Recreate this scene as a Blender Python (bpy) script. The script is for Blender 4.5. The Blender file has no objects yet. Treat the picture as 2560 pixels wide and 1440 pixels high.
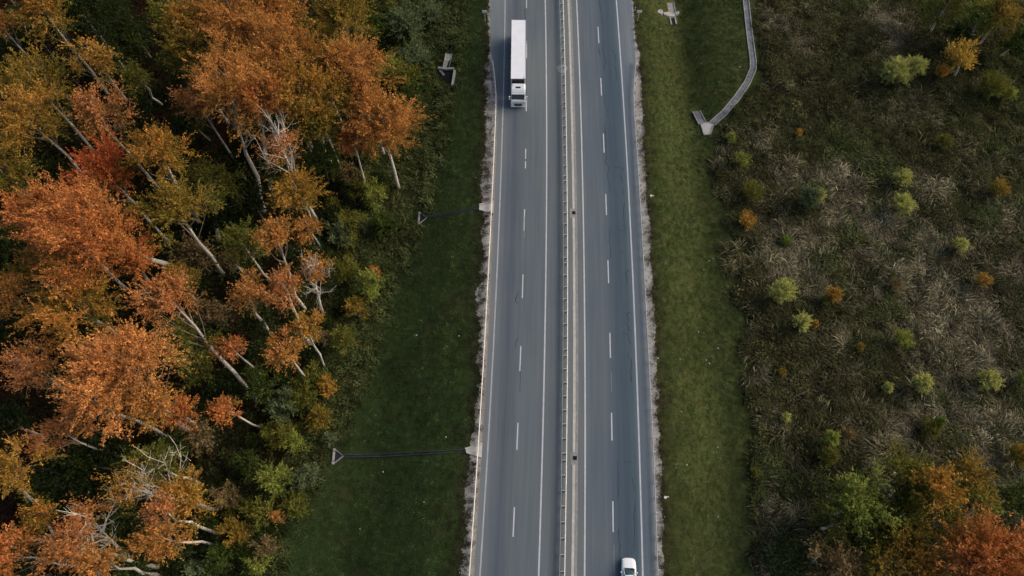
import bpy, math, random
import numpy as np
from mathutils import Vector, Matrix

# ------------------------------------------------------------------ camera, sky, sun, exposure
SC = bpy.context.scene
COL = SC.collection
FPX, TILT, CAMH = 1760.0, math.radians(24.8), 97.0
cam = bpy.data.cameras.new('camera'); cam.sensor_width = 36.0; cam.lens = FPX / 2560 * 36.0
cam.clip_start = 1.0; cam.clip_end = 8000
camo = bpy.data.objects.new('camera', cam); COL.objects.link(camo)
camo.location = (0, 0, CAMH); camo.rotation_euler = (TILT, 0, 0)
SC.camera = camo
SUN_EL, SUN_AZ = math.radians(34), math.radians(76)          # azimuth clockwise from +Y
W = bpy.data.worlds.new('World'); SC.world = W; W.use_nodes = True
nt = W.node_tree; bg = nt.nodes['Background']
sky = nt.nodes.new('ShaderNodeTexSky'); sky.sky_type = 'NISHITA'; sky.sun_disc = False
sky.sun_elevation = SUN_EL; sky.sun_rotation = SUN_AZ; sky.dust_density = 4.0; sky.air_density = 1.0
nt.links.new(sky.outputs[0], bg.inputs[0]); bg.inputs[1].default_value = 0.13
sl = bpy.data.lights.new('sun', 'SUN'); sl.energy = 1.5; sl.angle = math.radians(48); sl.color = (1.0, 0.91, 0.79)
so = bpy.data.objects.new('sun', sl); COL.objects.link(so)
sd = Vector((math.sin(SUN_AZ) * math.cos(SUN_EL), math.cos(SUN_AZ) * math.cos(SUN_EL), math.sin(SUN_EL)))
so.rotation_euler = sd.to_track_quat('Z', 'Y').to_euler(); so.location = (60, 30, 120)
SC.view_settings.view_transform = 'Standard'; SC.view_settings.look = 'None'
SC.view_settings.gamma = 1; SC.view_settings.use_curve_mapping = False
SC.view_settings.exposure = 0.25
SC.render.engine = 'CYCLES'
SC.cycles.filter_width = 1.5; SC.cycles.max_bounces = 5; SC.cycles.diffuse_bounces = 3; SC.cycles.glossy_bounces = 2
SC.cycles.transmission_bounces = 4; SC.cycles.transparent_max_bounces = 6

R = np.random.default_rng(7)
random.seed(5)

# ------------------------------------------------------------------ survey helpers
def P(px, py, z=0.0):
    """point of the place at height z that stands at a surveyed spot of the photograph"""
    u = (px - 1280) / FPX; v = (720 - py) / FPX
    d = (u, math.sin(TILT) + v * math.cos(TILT), -math.cos(TILT) + v * math.sin(TILT))
    t = (z - CAMH) / d[2]
    return np.array([d[0] * t, d[1] * t, z])
def mpp(p):
    """metres per surveyed pixel at point p"""
    return (p[1] * math.sin(TILT) - (p[2] - CAMH) * math.cos(TILT)) / FPX
def hsh(i, j, s):
    n = (i.astype(np.int64) * 374761393 + j.astype(np.int64) * 668265263 + s * 1442695041) & 0x7fffffff
    n = (n ^ (n >> 13)) * 1274126177 & 0x7fffffff
    return ((n ^ (n >> 16)) & 0xffff) / 65535.0
def vn(x, y, sc, s=0, octv=3):
    x = np.asarray(x, float) / sc; y = np.asarray(y, float) / sc
    t = 0; a = 1; tot = 0
    for o in range(octv):
        i = np.floor(x); j = np.floor(y); fx = x - i; fy = y - j
        fx = fx * fx * (3 - 2 * fx); fy = fy * fy * (3 - 2 * fy)
        k = s + 17 * o
        v = (hsh(i, j, k) * (1 - fx) + hsh(i + 1, j, k) * fx) * (1 - fy) + (hsh(i, j + 1, k) * (1 - fx) + hsh(i + 1, j + 1, k) * fx) * fy
        t = t + a * v; tot += a; a *= .5; x = x * 2.03 + 5.1; y = y * 2.03 + 9.7
    return t / tot
def RC(Y):                                                    # x of the left edge line along the road
    Y = np.asarray(Y, float); Yc = np.clip(Y, -20, 130)
    b = -2.362e-4 * Yc ** 2 + 5.388e-2 * Yc - 4.329
    return b + (Y - Yc) * (-4.724e-4 * Yc + 5.388e-2)
def sm(a, b, x):
    t = np.clip((x - a) / (b - a), 0, 1); return t * t * (3 - 2 * t)
def GZ(x, y):
    """height of the ground"""
    x = np.asarray(x, float); y = np.asarray(y, float)
    s = x - RC(y)
    l = -3.5 * sm(2.6, 19, -s) ; r = -2.6 * sm(24.6, 34, s)
    bump = (vn(x, y, 6, 3) - .5) * .5 * (sm(5, 12, -s) + sm(27, 34, s))
    ravine = -1.6 * np.exp(-((s - 33) / 4.0) ** 2) * sm(66, 84, y)
    return -0.05 + l + r + bump + ravine
def PG(px, py, dz=0.0):
    z = 0.0
    for _ in range(8):
        p = P(px, py, z + dz); z = float(GZ(p[0], p[1]))
    p[2] = z + dz
    return p
AL = [(-60, -.72), (4, -.72), (18, -.82), (37, -.78), (56, -.9), (78, -.92), (81.6, -1.06), (86, -1.6), (89.8, -2.2), (94, -2.6), (104, -2.76), (160, -2.8), (260, -2.8)]
AR = [(-60, 22.5), (37, 22.52), (56, 22.52), (78, 22.45), (84, 22.9), (90, 23.5), (104, 23.6), (260, 23.6)]
def ip(T, Y): return np.interp(Y, [t[0] for t in T], [t[1] for t in T])

# ------------------------------------------------------------------ materials
def mat(name, base=(.5, .5, .5), rough=.7, metal=0.0, spec=.3):
    m = bpy.data.materials.new(name); m.use_nodes = True
    b = m.node_tree.nodes['Principled BSDF']
    b.inputs['Base Color'].default_value = (*base, 1); b.inputs['Roughness'].default_value = rough
    b.inputs['Metallic'].default_value = metal; b.inputs['Specular IOR Level'].default_value = spec
    return m
def nodes(m): return m.node_tree.nodes, m.node_tree.links, m.node_tree.nodes['Principled BSDF']
def noise(N, L, scale, detail=6, vec=None, rough=.6):
    n = N.new('ShaderNodeTexNoise'); n.inputs['Scale'].default_value = scale; n.inputs['Detail'].default_value = detail
    n.inputs['Roughness'].default_value = rough
    if vec is not None: L.new(vec, n.inputs['Vector'])
    return n.outputs['Fac']
def ramp(N, L, src, stops):
    r = N.new('ShaderNodeValToRGB'); e = r.color_ramp.elements
    while len(e) < len(stops): e.new(.5)
    for k, (p, c) in enumerate(stops):
        e[k].position = p; e[k].color = (*c, 1) if len(c) == 3 else c
    L.new(src, r.inputs[0]); return r.outputs['Color']
def mixc(N, L, a, b, f, mode='MIX'):
    m = N.new('ShaderNodeMix'); m.data_type = 'RGBA'; m.blend_type = mode
    for s, v in ((6, a), (7, b)):
        if isinstance(v, tuple): m.inputs[s].default_value = (*v, 1)
        else: L.new(v, m.inputs[s])
    if isinstance(f, float): m.inputs[0].default_value = f
    else: L.new(f, m.inputs[0])
    return m.outputs[2]
def grainy(name, base, amt=.25, scale=6, rough=.8, metal=0.0, spec=.3, bump=0.0, big=.6):
    m = mat(name, base, rough, metal, spec); N, L, b = nodes(m)
    g = N.new('ShaderNodeNewGeometry').outputs['Position']
    lo = tuple(c * (1 - amt) for c in base); hi = tuple(min(1, c * (1 + amt)) for c in base)
    c1 = ramp(N, L, noise(N, L, scale, 5, g), [(.3, lo), (.7, hi)])
    c2 = ramp(N, L, noise(N, L, big, 3, g), [(.3, (1 - amt * .8,) * 3), (.7, (1 + amt * .3,) * 3)])
    L.new(mixc(N, L, c1, c2, 1.0, 'MULTIPLY'), b.inputs['Base Color'])
    if bump:
        bm = N.new('ShaderNodeBump'); bm.inputs['Strength'].default_value = bump; bm.inputs['Distance'].default_value = .02
        L.new(noise(N, L, scale * 4, 3, g), bm.inputs['Height']); L.new(bm.outputs[0], b.inputs['Normal'])
    return m
def attr_mat(name, attr, inst=False, transl=.25, rough=.75):
    m = bpy.data.materials.new(name); m.use_nodes = True; N, L = m.node_tree.nodes, m.node_tree.links
    N.remove(N['Principled BSDF']); out = N['Material Output']
    a = N.new('ShaderNodeAttribute'); a.attribute_name = attr
    if inst:
        a.attribute_type = 'INSTANCER'
        v = N.new('ShaderNodeAttribute'); v.attribute_name = 'shade'
        col = mixc(N, L, a.outputs['Color'], v.outputs['Color'], 1.0, 'MULTIPLY')
    else: col = a.outputs['Color']
    d = N.new('ShaderNodeBsdfDiffuse'); L.new(col, d.inputs[0])
    t = N.new('ShaderNodeBsdfTranslucent'); L.new(col, t.inputs[0])
    mx = N.new('ShaderNodeMixShader'); mx.inputs[0].default_value = transl
    L.new(d.outputs[0], mx.inputs[1]); L.new(t.outputs[0], mx.inputs[2]); L.new(mx.outputs[0], out.inputs[0])
    return m
M_leaf = attr_mat('leaf', 'lc')
M_tuft = attr_mat('tuft', 'tint', inst=True)
M_bark = grainy('pale_bark', (.56, .50, .41), .35, 3, .9, bump=.3)
M_bough = grainy('bough_bark', (.27, .215, .155), .35, 3, .9)
M_barkd = grainy('dark_bark', (.12, .095, .07), .35, 3, .9)
M_conc = grainy('concrete', (.30, .29, .27), .28, 2.5, .9, bump=.3)
M_concd = grainy('stained_concrete', (.15, .155, .165), .45, 1.8, .9)
M_wet = grainy('wet_silt', (.022, .024, .026), .5, 2, .6)
M_mossy = grainy('mossy_old_concrete', (.07, .075, .07), .5, 2.5, .95)
M_holedark = mat('painted_hole_dark', (.006, .006, .006), .95)  # near-black colour stands in for the darkness inside openings
M_zinc = grainy('galvanised_steel', (.55, .55, .53), .15, 3, .5, .2, .4)
M_zincd = grainy('weathered_steel', (.36, .38, .36), .2, 3, .55, .2, .4)
M_cream = grainy('dusty_rail', (.62, .60, .55), .12, 2, .55, .1, .4)
M_white = grainy('white_vehicle_paint', (.80, .80, .81), .03, 2, .35, 0, .5)
M_box = grainy('white_trailer_skin', (.78, .78, .79), .045, .5, .45, 0, .4)
M_seam = mat('grey_seam', (.45, .45, .47), .5)
M_black = mat('black_plastic', (.015, .015, .017), .5)
M_tyre = mat('tyre_rubber', (.02, .02, .02), .85)
M_rim = mat('wheel_rim', (.4, .4, .42), .4, .6)
M_glass = mat('dark_glass', (.012, .02, .03), .06, 0, .8)
M_screen = mat('car_windscreen', (.02, .05, .06), .04, 0, 1.0)
M_light = mat('headlamp', (.75, .75, .72), .15, 0, .8)
M_red = mat('rear_lamp', (.35, .02, .02), .3)
M_grille = mat('grey_grille', (.42, .47, .44), .5)
M_litter = mat('white_litter', (.55, .56, .54), .7)
M_sign = grainy('white_sign_plate', (.82, .82, .80), .1, 5, .6)

# ------------------------------------------------------------------ object helpers
def tag(o, label=None, cat=None, group=None, kind=None):
    if label: o['label'] = label
    if cat: o['category'] = cat
    if group: o['group'] = group
    if kind: o['kind'] = kind
    return o
def empty(name, loc=(0, 0, 0), rz=0.0, **k):
    o = bpy.data.objects.new(name, None); o.location = loc; o.rotation_euler = (0, 0, rz); o.empty_display_size = .5
    COL.objects.link(o); return tag(o, **k)
def link(name, me, parent=None, **k):
    o = bpy.data.objects.new(name, me); COL.objects.link(o)
    if parent is not None: o.parent = parent
    return tag(o, **k)
class MB:
    def __init__(s): s.v = []; s.f = []; s.n = 0
    def add(s, v, f):
        v = [tuple(map(float, a)) for a in v]
        s.f += [tuple(i + s.n for i in q) for q in f]; s.v += v; s.n += len(v); return s
    def box(s, x0, x1, y0, y1, z0, z1, tp=(0, 0)):
        a, b = tp
        v = [(x0, y0, z0), (x1, y0, z0), (x1, y1, z0), (x0, y1, z0), (x0 + a, y0 + b, z1), (x1 - a, y0 + b, z1), (x1 - a, y1 - b, z1), (x0 + a, y1 - b, z1)]
        return s.add(v, [(3, 2, 1, 0), (4, 5, 6, 7), (0, 1, 5, 4), (1, 2, 6, 5), (2, 3, 7, 6), (3, 0, 4, 7)])
    def beam(s, p, q, w, h, up=.0):
        """bar from p to q, w wide, h deep, its top on the line p-q + up"""
        p = np.array(p, float); q = np.array(q, float); d = q - p; n = np.array([-d[1], d[0], 0]); n = n / (np.linalg.norm(n) + 1e-9) * w / 2
        u = np.array([0, 0, up]); k = np.array([0, 0, h])
        v = [p - n + u - k, p + n + u - k, q + n + u - k, q - n + u - k, p - n + u, p + n + u, q + n + u, q - n + u]
        return s.add(v, [(3, 2, 1, 0), (4, 5, 6, 7), (0, 1, 5, 4), (1, 2, 6, 5), (2, 3, 7, 6), (3, 0, 4, 7)])
    def tube(s, pts, rad, n=6, cap=True):
        pts = [np.array(p, float) for p in pts]; rings = []
        for i, p in enumerate(pts):
            d = pts[min(i + 1, len(pts) - 1)] - pts[max(i - 1, 0)]; d = d / (np.linalg.norm(d) + 1e-9)
            a = np.cross(d, (0, 0, 1.)) if abs(d[2]) < .95 else np.cross(d, (1., 0, 0)); a /= np.linalg.norm(a); b = np.cross(d, a)
            for k in range(n):
                t = 2 * math.pi * k / n; rings.append(p + rad[i] * (a * math.cos(t) + b * math.sin(t)))
        f = []
        for i in range(len(pts) - 1):
            for k in range(n): f.append((i * n + k, i * n + (k + 1) % n, (i + 1) * n + (k + 1) % n, (i + 1) * n + k))
        if cap: f.append(tuple(range(n))[::-1]); f.append(tuple((len(pts) - 1) * n + k for k in range(n)))
        return s.add(rings, f)
    def prism(s, poly, z0, z1):
        n = len(poly); v = [(x, y, z0) for x, y in poly] + [(x, y, z1) for x, y in poly]
        return s.add(v, [tuple(range(n))[::-1], tuple(range(n, 2 * n))] + [(k, (k + 1) % n, n + (k + 1) % n, n + k) for k in range(n)])
    def mesh(s, name, m, smooth=False, bevel=0):
        me = bpy.data.meshes.new(name); me.from_pydata(s.v, [], s.f); me.materials.append(m)
        if bevel:
            import bmesh
            bm = bmesh.new(); bm.from_mesh(me)
            bmesh.ops.recalc_face_normals(bm, faces=bm.faces)
            bmesh.ops.bevel(bm, geom=list(bm.edges), offset=bevel, segments=2, affect='EDGES', profile=.6, clamp_overlap=True)
            bm.to_mesh(me); bm.free()
        if smooth: me.shade_smooth()
        me.update(); return me
    def build(s, name, m, parent=None, smooth=False, bevel=0, **k):
        return link(name, s.mesh(name, m, smooth, bevel), parent, **k)
def raw_mesh(name, v, f, cols=None, attr='lc', m=None):
    """fast mesh of triangles (numpy); cols = colour per face"""
    me = bpy.data.meshes.new(name); nv, nf = len(v), len(f); k = f.shape[1]
    me.vertices.add(nv); me.vertices.foreach_set('co', np.ascontiguousarray(v, dtype=np.float32).ravel())
    me.loops.add(nf * k); me.loops.foreach_set('vertex_index', np.ascontiguousarray(f, dtype=np.int32).ravel())
    me.polygons.add(nf); me.polygons.foreach_set('loop_start', np.arange(0, nf * k, k, dtype=np.int32))
    me.update(calc_edges=True)
    if cols is not None:
        a = me.attributes.new(attr, 'FLOAT_COLOR', 'FACE')
        a.data.foreach_set('color', np.concatenate([cols, np.ones((nf, 1))], 1).astype(np.float32).ravel())
    if m: me.materials.append(m)
    return me

# ------------------------------------------------------------------ terrain
def bound(pxs): 
    q = sorted([(PG(a, b)[1], PG(a, b)[0]) for a, b in pxs]); return [a for a, _ in q], [b for _, b in q]
FE = bound([(1085, 0), (1085, 100), (1060, 200), (1020, 330), (950, 560), (890, 760), (840, 960), (800, 1120), (720, 1250), (670, 1440)])
FD = bound([(1900, 0), (1900, 200), (1790, 340), (1800, 480), (1850, 700), (1880, 900), (1900, 1200), (1905, 1440)])
def fe(y): return np.interp(y, *FE)
def fd(y): return np.interp(y, *FD)
def axis(lo, hi, st, far):
    a = list(np.arange(lo, hi + st, st)); k = st
    l, r = [a[0]], [a[-1]]
    while r[-1] < far:
        k *= 1.6; r.append(r[-1] + k); l.append(l[-1] - k)
    return np.array(l[:0:-1] + a + r[1:])
gx = axis(-112, 112, .75, 3000); gy = axis(-22, 124, .75, 3000)
GX, GY = np.meshgrid(gx, gy)
GZZ = GZ(GX, GY)
V = np.stack([GX.ravel(), GY.ravel(), GZZ.ravel()], 1)
nx, ny = len(gx), len(gy)
I = (np.arange(ny - 1)[:, None] * nx + np.arange(nx - 1)[None]).ravel()
Q = np.stack([I, I + 1, I + nx + 1, I + nx], 1)
cx = (V[Q[:, 0], 0] + V[Q[:, 2], 0]) / 2; cy = (V[Q[:, 0], 1] + V[Q[:, 2], 1]) / 2
sx = cx - RC(cy)
def zones(x, y):
    """weights: forest, left verge, right verge, field"""
    j = (vn(x, y, 3, 21) - .5) * 3
    wf = sm(1, 7, fe(y) + j - x); wd = sm(-.6, .6, x - fd(y) + j * .4)
    return wf, wd
wf, wd = zones(V[:, 0], V[:, 1])
sv = V[:, 0] - RC(V[:, 1])
n1 = vn(V[:, 0], V[:, 1], 7, 5)[:, None]; n2 = vn(V[:, 0], V[:, 1], 2.2, 6)[:, None]
vl = np.array([.026, .046, .014]) * (.7 + .6 * n1) + np.array([.016, .008, .004]) * n2
vr = np.array([.052, .066, .02]) * (.7 + .6 * n1) + np.array([.02, .010, .004]) * n2
fl = np.array([.022, .013, .009]) * (.6 + .8 * n2)
fi = np.array([.022, .020, .012]) * (.6 + .8 * n1)
side = sm(5, 15, sv)[:, None]
c = vl * (1 - side) + vr * side
c = c * (1 - wf[:, None]) + fl * wf[:, None]; c = c * (1 - wd[:, None]) + fi * wd[:, None]
M_ground = bpy.data.materials.new('ground_soil'); M_ground.use_nodes = True
N, L, b = nodes(M_ground); b.inputs['Roughness'].default_value = .95; b.inputs['Specular IOR Level'].default_value = .05
at = N.new('ShaderNodeAttribute'); at.attribute_name = 'gc'; g = N.new('ShaderNodeNewGeometry').outputs['Position']
mott = ramp(N, L, noise(N, L, 1.6, 8, g, .75), [(.3, (.45, .45, .45)), (.55, (1, 1, 1)), (.75, (1.6, 1.5, 1.3))])
L.new(mixc(N, L, at.outputs['Color'], mott, 1.0, 'MULTIPLY'), b.inputs['Base Color'])
def sub_terrain(name, mask):
    f = Q[mask]; ids, inv = np.unique(f, return_inverse=True)
    me = raw_mesh(name, V[ids], inv.reshape(f.shape), None, m=M_ground)
    a = me.attributes.new('gc', 'FLOAT_COLOR', 'POINT')
    a.data.foreach_set('color', np.concatenate([c[ids], np.ones((len(ids), 1))], 1).astype(np.float32).ravel())
    me.shade_smooth(); return link(name, me, kind='structure')
mf = cx < fe(cy) - 3; md = cx > fd(cy); ml = (~mf) & (sx < 11); mr = (~md) & (~mf) & (~ml)
sub_terrain('forest_floor', mf); sub_terrain('field', md); sub_terrain('left_verge', ml); sub_terrain('right_verge', mr)

# ------------------------------------------------------------------ road
def strip(name, s0, s1, Ys, z, m, parent=None, ns=1, **k):
    Ys = np.asarray(Ys, float); S0 = s0(Ys) if callable(s0) else np.full(len(Ys), s0); S1 = s1(Ys) if callable(s1) else np.full(len(Ys), s1)
    t = np.linspace(0, 1, ns + 1); S = S0[:, None] * (1 - t) + S1[:, None] * t
    X = RC(Ys)[:, None] + S; YY = np.repeat(Ys[:, None], ns + 1, 1)
    v = np.stack([X.ravel(), YY.ravel(), np.full(X.size, z)], 1)
    i = (np.arange(len(Ys) - 1)[:, None] * (ns + 1) + np.arange(ns)[None]).ravel()
    f = np.stack([i, i + 1, i + ns + 2, i + ns + 1], 1)
    me = raw_mesh(name, v, f, None, m=m)
    uv = me.uv_layers.new(name='uv'); UV = np.stack([S.ravel(), YY.ravel()], 1)
    uv.data.foreach_set('uv', UV[f.ravel()].astype(np.float32).ravel())
    return link(name, me, parent, **k)
YR = np.arange(-60, 240.1, 1.0)
M_road = mat('asphalt', (.12, .125, .13), .85, 0, .2); N, L, b = nodes(M_road)
uvn = N.new('ShaderNodeUVMap').outputs[0]; sep = N.new('ShaderNodeSeparateXYZ'); L.new(uvn, sep.inputs[0])
mp = N.new('ShaderNodeMapping'); mp.inputs['Scale'].default_value = (1, .035, 1); L.new(uvn, mp.inputs[0])
dv = N.new('ShaderNodeMath'); dv.operation = 'DIVIDE'; dv.inputs[1].default_value = 26.0
wob = N.new('ShaderNodeMath'); wob.operation = 'MULTIPLY_ADD'; wob.inputs[1].default_value = .9; L.new(noise(N, L, .35, 3, mp.outputs[0]), wob.inputs[0])
ad = N.new('ShaderNodeMath'); ad.operation = 'ADD'; L.new(sep.outputs[0], ad.inputs[0]); ad.inputs[1].default_value = 2.6
L.new(ad.outputs[0], wob.inputs[2]); L.new(wob.outputs[0], dv.inputs[0])
G = lambda v, w=1.0: (v * .98 * w, v * 1.0, v * 1.04)
def st(s): return (s + 3.05) / 26.0
cross = ramp(N, L, dv.outputs[0], [(st(-2.6), (0.154, 0.172, 0.177)), (st(-.2), (0.147, 0.165, 0.171)), (st(.9), (0.112, 0.127, 0.144)), (st(2.1), (0.083, 0.097, 0.118)), (st(2.9), (0.101, 0.118, 0.134)),
    (st(4.2), (0.114, 0.133, 0.145)), (st(6.0), (0.112, 0.133, 0.144)), (st(7.4), (0.124, 0.143, 0.150)), (st(8.6), (0.131, 0.152, 0.159)), (st(9.9), (.150, .166, .168)), (st(12.8), (0.137, 0.150, 0.153)),  # asphalt paled beside the median barrier to offset the shadow of its rail
    (st(14.2), (0.104, 0.127, 0.145)), (st(16.4), (0.104, 0.125, 0.144)), (st(18.0), (0.064, 0.090, 0.114)), (st(18.9), (0.058, 0.083, 0.107)), (st(20.2), (0.071, 0.102, 0.121)), (st(20.9), (0.124, 0.150, 0.170)), (st(22.5), (0.154, 0.177, 0.194))])
f1 = ramp(N, L, noise(N, L, 9, 6, g2 := N.new('ShaderNodeNewGeometry').outputs['Position'], .8), [(.3, (.86, .86, .86)), (.7, (1.14, 1.14, 1.14))])
mp2 = N.new('ShaderNodeMapping'); mp2.inputs['Scale'].default_value = (2.2, .06, 1); L.new(uvn, mp2.inputs[0])
f2 = ramp(N, L, noise(N, L, 1.0, 5, mp2.outputs[0], .6), [(.3, (.87, .87, .88)), (.7, (1.11, 1.10, 1.08))])
f3 = ramp(N, L, noise(N, L, .09, 3, g2), [(.35, (.93, .96, .99)), (.65, (1.06, 1.03, 1.0))])
cc = mixc(N, L, mixc(N, L, mixc(N, L, cross, f1, 1.0, 'MULTIPLY'), f2, 1.0, 'MULTIPLY'), f3, 1.0, 'MULTIPLY')
L.new(cc, b.inputs['Base Color'])
road = strip('asphalt_road', lambda Y: ip(AL, Y), lambda Y: ip(AR, Y), YR, 0.0, M_road, ns=24, kind='structure')

M_paint = mat('road_paint', (.5, .5, .53), .7, 0, .3); N, L, b = nodes(M_paint)
g = N.new('ShaderNodeNewGeometry').outputs['Position']
L.new(ramp(N, L, noise(N, L, 1.4, 8, g, .8), [(.28, (.27, .275, .29)), (.45, (.46, .465, .49)), (.7, (.56, .57, .60))]), b.inputs['Base Color'])
M_paintd = mat('worn_road_paint', (.36, .36, .37), .7); N, L, b = nodes(M_paintd)
g = N.new('ShaderNodeNewGeometry').outputs['Position']
L.new(ramp(N, L, noise(N, L, 1.1, 8, g, .8), [(.3, (.26, .26, .26)), (.7, (.42, .42, .43))]), b.inputs['Base Color'])
for s, w, m in ((0, .20, M_paintd), (7.5, .20, M_paint), (13.37, .20, M_paint), (20.8, .20, M_paint)):
    strip('edge_line', s - w / 2, s + w / 2, YR, .004, m, road)
def dash(s, y0, y1):
    strip('lane_dash', s - .085, s + .085, [y0, (y0 + y1) / 2, y1], .004, M_paint, road)
for k in range(-4, 14):
    y = 33.65 + 12 * k
    dash(17.07, y, y + 3.9)
for ya, yb in [(0, 20), (102, 146), (243, 278), (372, 397), (403, 421), (523, 577), (686, 745), (865, 928), (1057, 1125), (1268, 1342)]:
    a, b2 = P(1310, ya)[1], P(1310, yb)[1]; dash(4.0, b2, a)
for k in (-3, -2, -1): dash(4.0, 8.1 + 12 * k, 12.1 + 12 * k)
for k in range(1, 10): dash(4.0, 102 + 12 * k, 106 + 12 * k)
# median gutter of pale concrete with a worn joint beside it
def jit(base, amp, s0): return lambda Y: base + amp * (vn(Y, Y * 0 + s0, 1.1, 9, 3) - .5)
YM = np.arange(-60, 240.1, .5)
M_gutter = grainy('pale_gutter_concrete', (.46, .435, .385), .16, 1.5, .9, big=.25)
M_joint = grainy('gutter_edge_asphalt', (.25, .245, .23), .2, 2.5, .9)
strip('gutter_strip', jit(11.66, .05, 1), jit(12.02, .07, 2), YM, .005, M_gutter, road)
strip('gutter_border', jit(12.06, .08, 3), jit(12.40, .06, 4), YM, .005, M_joint, road)
strip('median_seam', 10.95, 10.99, YM, .005, M_joint, road)
for a, b3 in ((1434.5, 532), (1437.5, 1145)):
    p = P(a, b3); 
    gr = empty('drain_grate', (p[0], p[1], .01), label='square black grate in the median gutter, level with the ' + ('upper' if b3 < 600 else 'lower') + ' roadside chute', cat='drain', group='drain grates in the median gutter')
    MB().box(-.62, .36, -.9, .8, -.005, .004).build('concrete_apron', M_joint, gr)
    MB().box(-.24, .24, -.24, .24, .004, .008).build('well_shade', M_holedark, gr)  # thin black slab, the dark of the shaft painted on
    f = MB()
    for t in (-.2, -.1, 0, .1, .2): f.box(t - .015, t + .015, -.24, .24, .009, .03)
    f.box(-.27, -.24, -.27, .27, .004, .035); f.box(.24, .27, -.27, .27, .004, .035); f.box(-.24, .24, .24, .27, .004, .035); f.box(-.24, .24, -.27, -.24, .004, .035)
    f.build('grate_frame', M_black, gr)
p = P(1405, 172)
MB().prism([(p[0] + .95 * math.cos(t) * (1 + .1 * math.sin(3 * t)), p[1] + 1.0 * math.sin(t)) for t in np.linspace(0, 6.0, 14)], .003, .007).build('dusty_patch', grainy('dusty_asphalt', (.25, .26, .27), .15, 3), road)
# cracks sealed with bitumen
M_crack = mat('bitumen_seal', (.028, .033, .045), .7)
CR = [(5.12, 1180, 0, [[(1628, 0), (1645, 130), (1665, 260), (1672, 330)], [(1690, 500), (1678, 600), (1685, 690), (1715, 800), (1690, 850), (1690, 900)], [(1775, 640), (1810, 650), (1830, 700), (1835, 800)],
    [(1805, 825), (1840, 870), (1850, 960), (1858, 1040)], [(1620, 600), (1635, 715)], [(1665, 1150), (1680, 1200), (1700, 1240), (1690, 1290), (1720, 1360), (1745, 1434)], [(676, 110), (678, 260), (680, 480), (702, 560)]]),
  (5.12, 1180, 280, [[(1700, 140), (1705, 250), (1715, 330), (1718, 480), (1722, 590), (1708, 640), (1750, 700), (1745, 760), (1732, 830), (1755, 900), (1768, 950), (1775, 1030)], [(1830, 705), (1900, 708), (1925, 735), (1950, 742)],
    [(1905, 810), (1925, 905)], [(1925, 980), (1945, 1020), (1925, 1065)], [(1950, 1150), (1942, 1260), (1945, 1340), (1950, 1434)], [(1705, 50), (1765, 42)]]),
  (5.12, 1180, 560, [[(1775, 40), (1757, 120), (1768, 180), (1758, 220), (1778, 290), (1775, 380), (1780, 435)], [(1940, 0), (1965, 40), (1950, 85), (1910, 85), (1885, 78)], [(1940, 315), (1900, 380)],
    [(2020, 580), (1970, 620), (1980, 700), (1975, 780)], [(2035, 1120), (1980, 1150), (1995, 1190), (2002, 1260)], [(1975, 1275), (2005, 1320), (2000, 1385)], [(1915, 1405), (1970, 1405), (2010, 1425)], [(600, 860), (560, 960), (562, 995), (590, 1015)]]),
  (4.5, 1160, 840, [[(1855, 0), (1860, 45), (1875, 90)], [(1850, 180), (1850, 270)], [(1878, 255), (1882, 350), (1872, 390), (1882, 440), (1885, 520)], [(610, 20), (580, 80), (570, 140)], [(1725, 1400), (1725, 1440)], [(1805, 1415), (1885, 1425)]]),
  (4.74, 1160, 1160, [[(1815, 0), (1830, 150), (1822, 230), (1833, 320), (1820, 410)], [(1990, 145), (2000, 230), (2030, 330)], [(2027, 465), (2028, 520), (2010, 600), (2022, 700), (2020, 850), (2008, 1060)],
    [(1838, 765), (1828, 870), (1840, 930), (1850, 980), (1838, 1080), (1855, 1140)]])]
for sc_, ox, oy, ls in CR:
    for l in ls:
        pts = [P(ox + a / sc_, oy + b4 / sc_, 0) for a, b4 in l]; fine = []
        for p, q in zip(pts[:-1], pts[1:]):
            n = max(2, int(np.linalg.norm(q - p) / .35))
            for t in range(n): fine.append(p + (q - p) * t / n + np.array([random.uniform(-.05, .05), random.uniform(-.03, .03), 0]))
        fine.append(pts[-1]); v = []; f = []
        for i, p in enumerate(fine):
            d = fine[min(i + 1, len(fine) - 1)] - fine[max(i - 1, 0)]; n = np.array([-d[1], d[0], 0]); n /= np.linalg.norm(n) + 1e-9
            w = random.uniform(.03, .07) * (.5 if i in (0, len(fine) - 1) else 1)
            v += [p - n * w + [0, 0, .004], p + n * w + [0, 0, .004]]
            if i: f.append((2 * i - 2, 2 * i, 2 * i + 1, 2 * i - 1))
        MB().add(v, f).build('sealed_crack', M_crack, road)
# faint old lane mark remains
for s_, a, b5 in ((4.05, 53.5, 57.5), (17.15, 4.5, 8.0), (17.15, 28.5, 31.5), (4.1, 28.5, 32.5)):
    strip('worn_mark', s_ - .03, s_ + .03, [a, b5], .0045, M_joint if a > 40 or s_ > 10 else M_crack, road)

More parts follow.
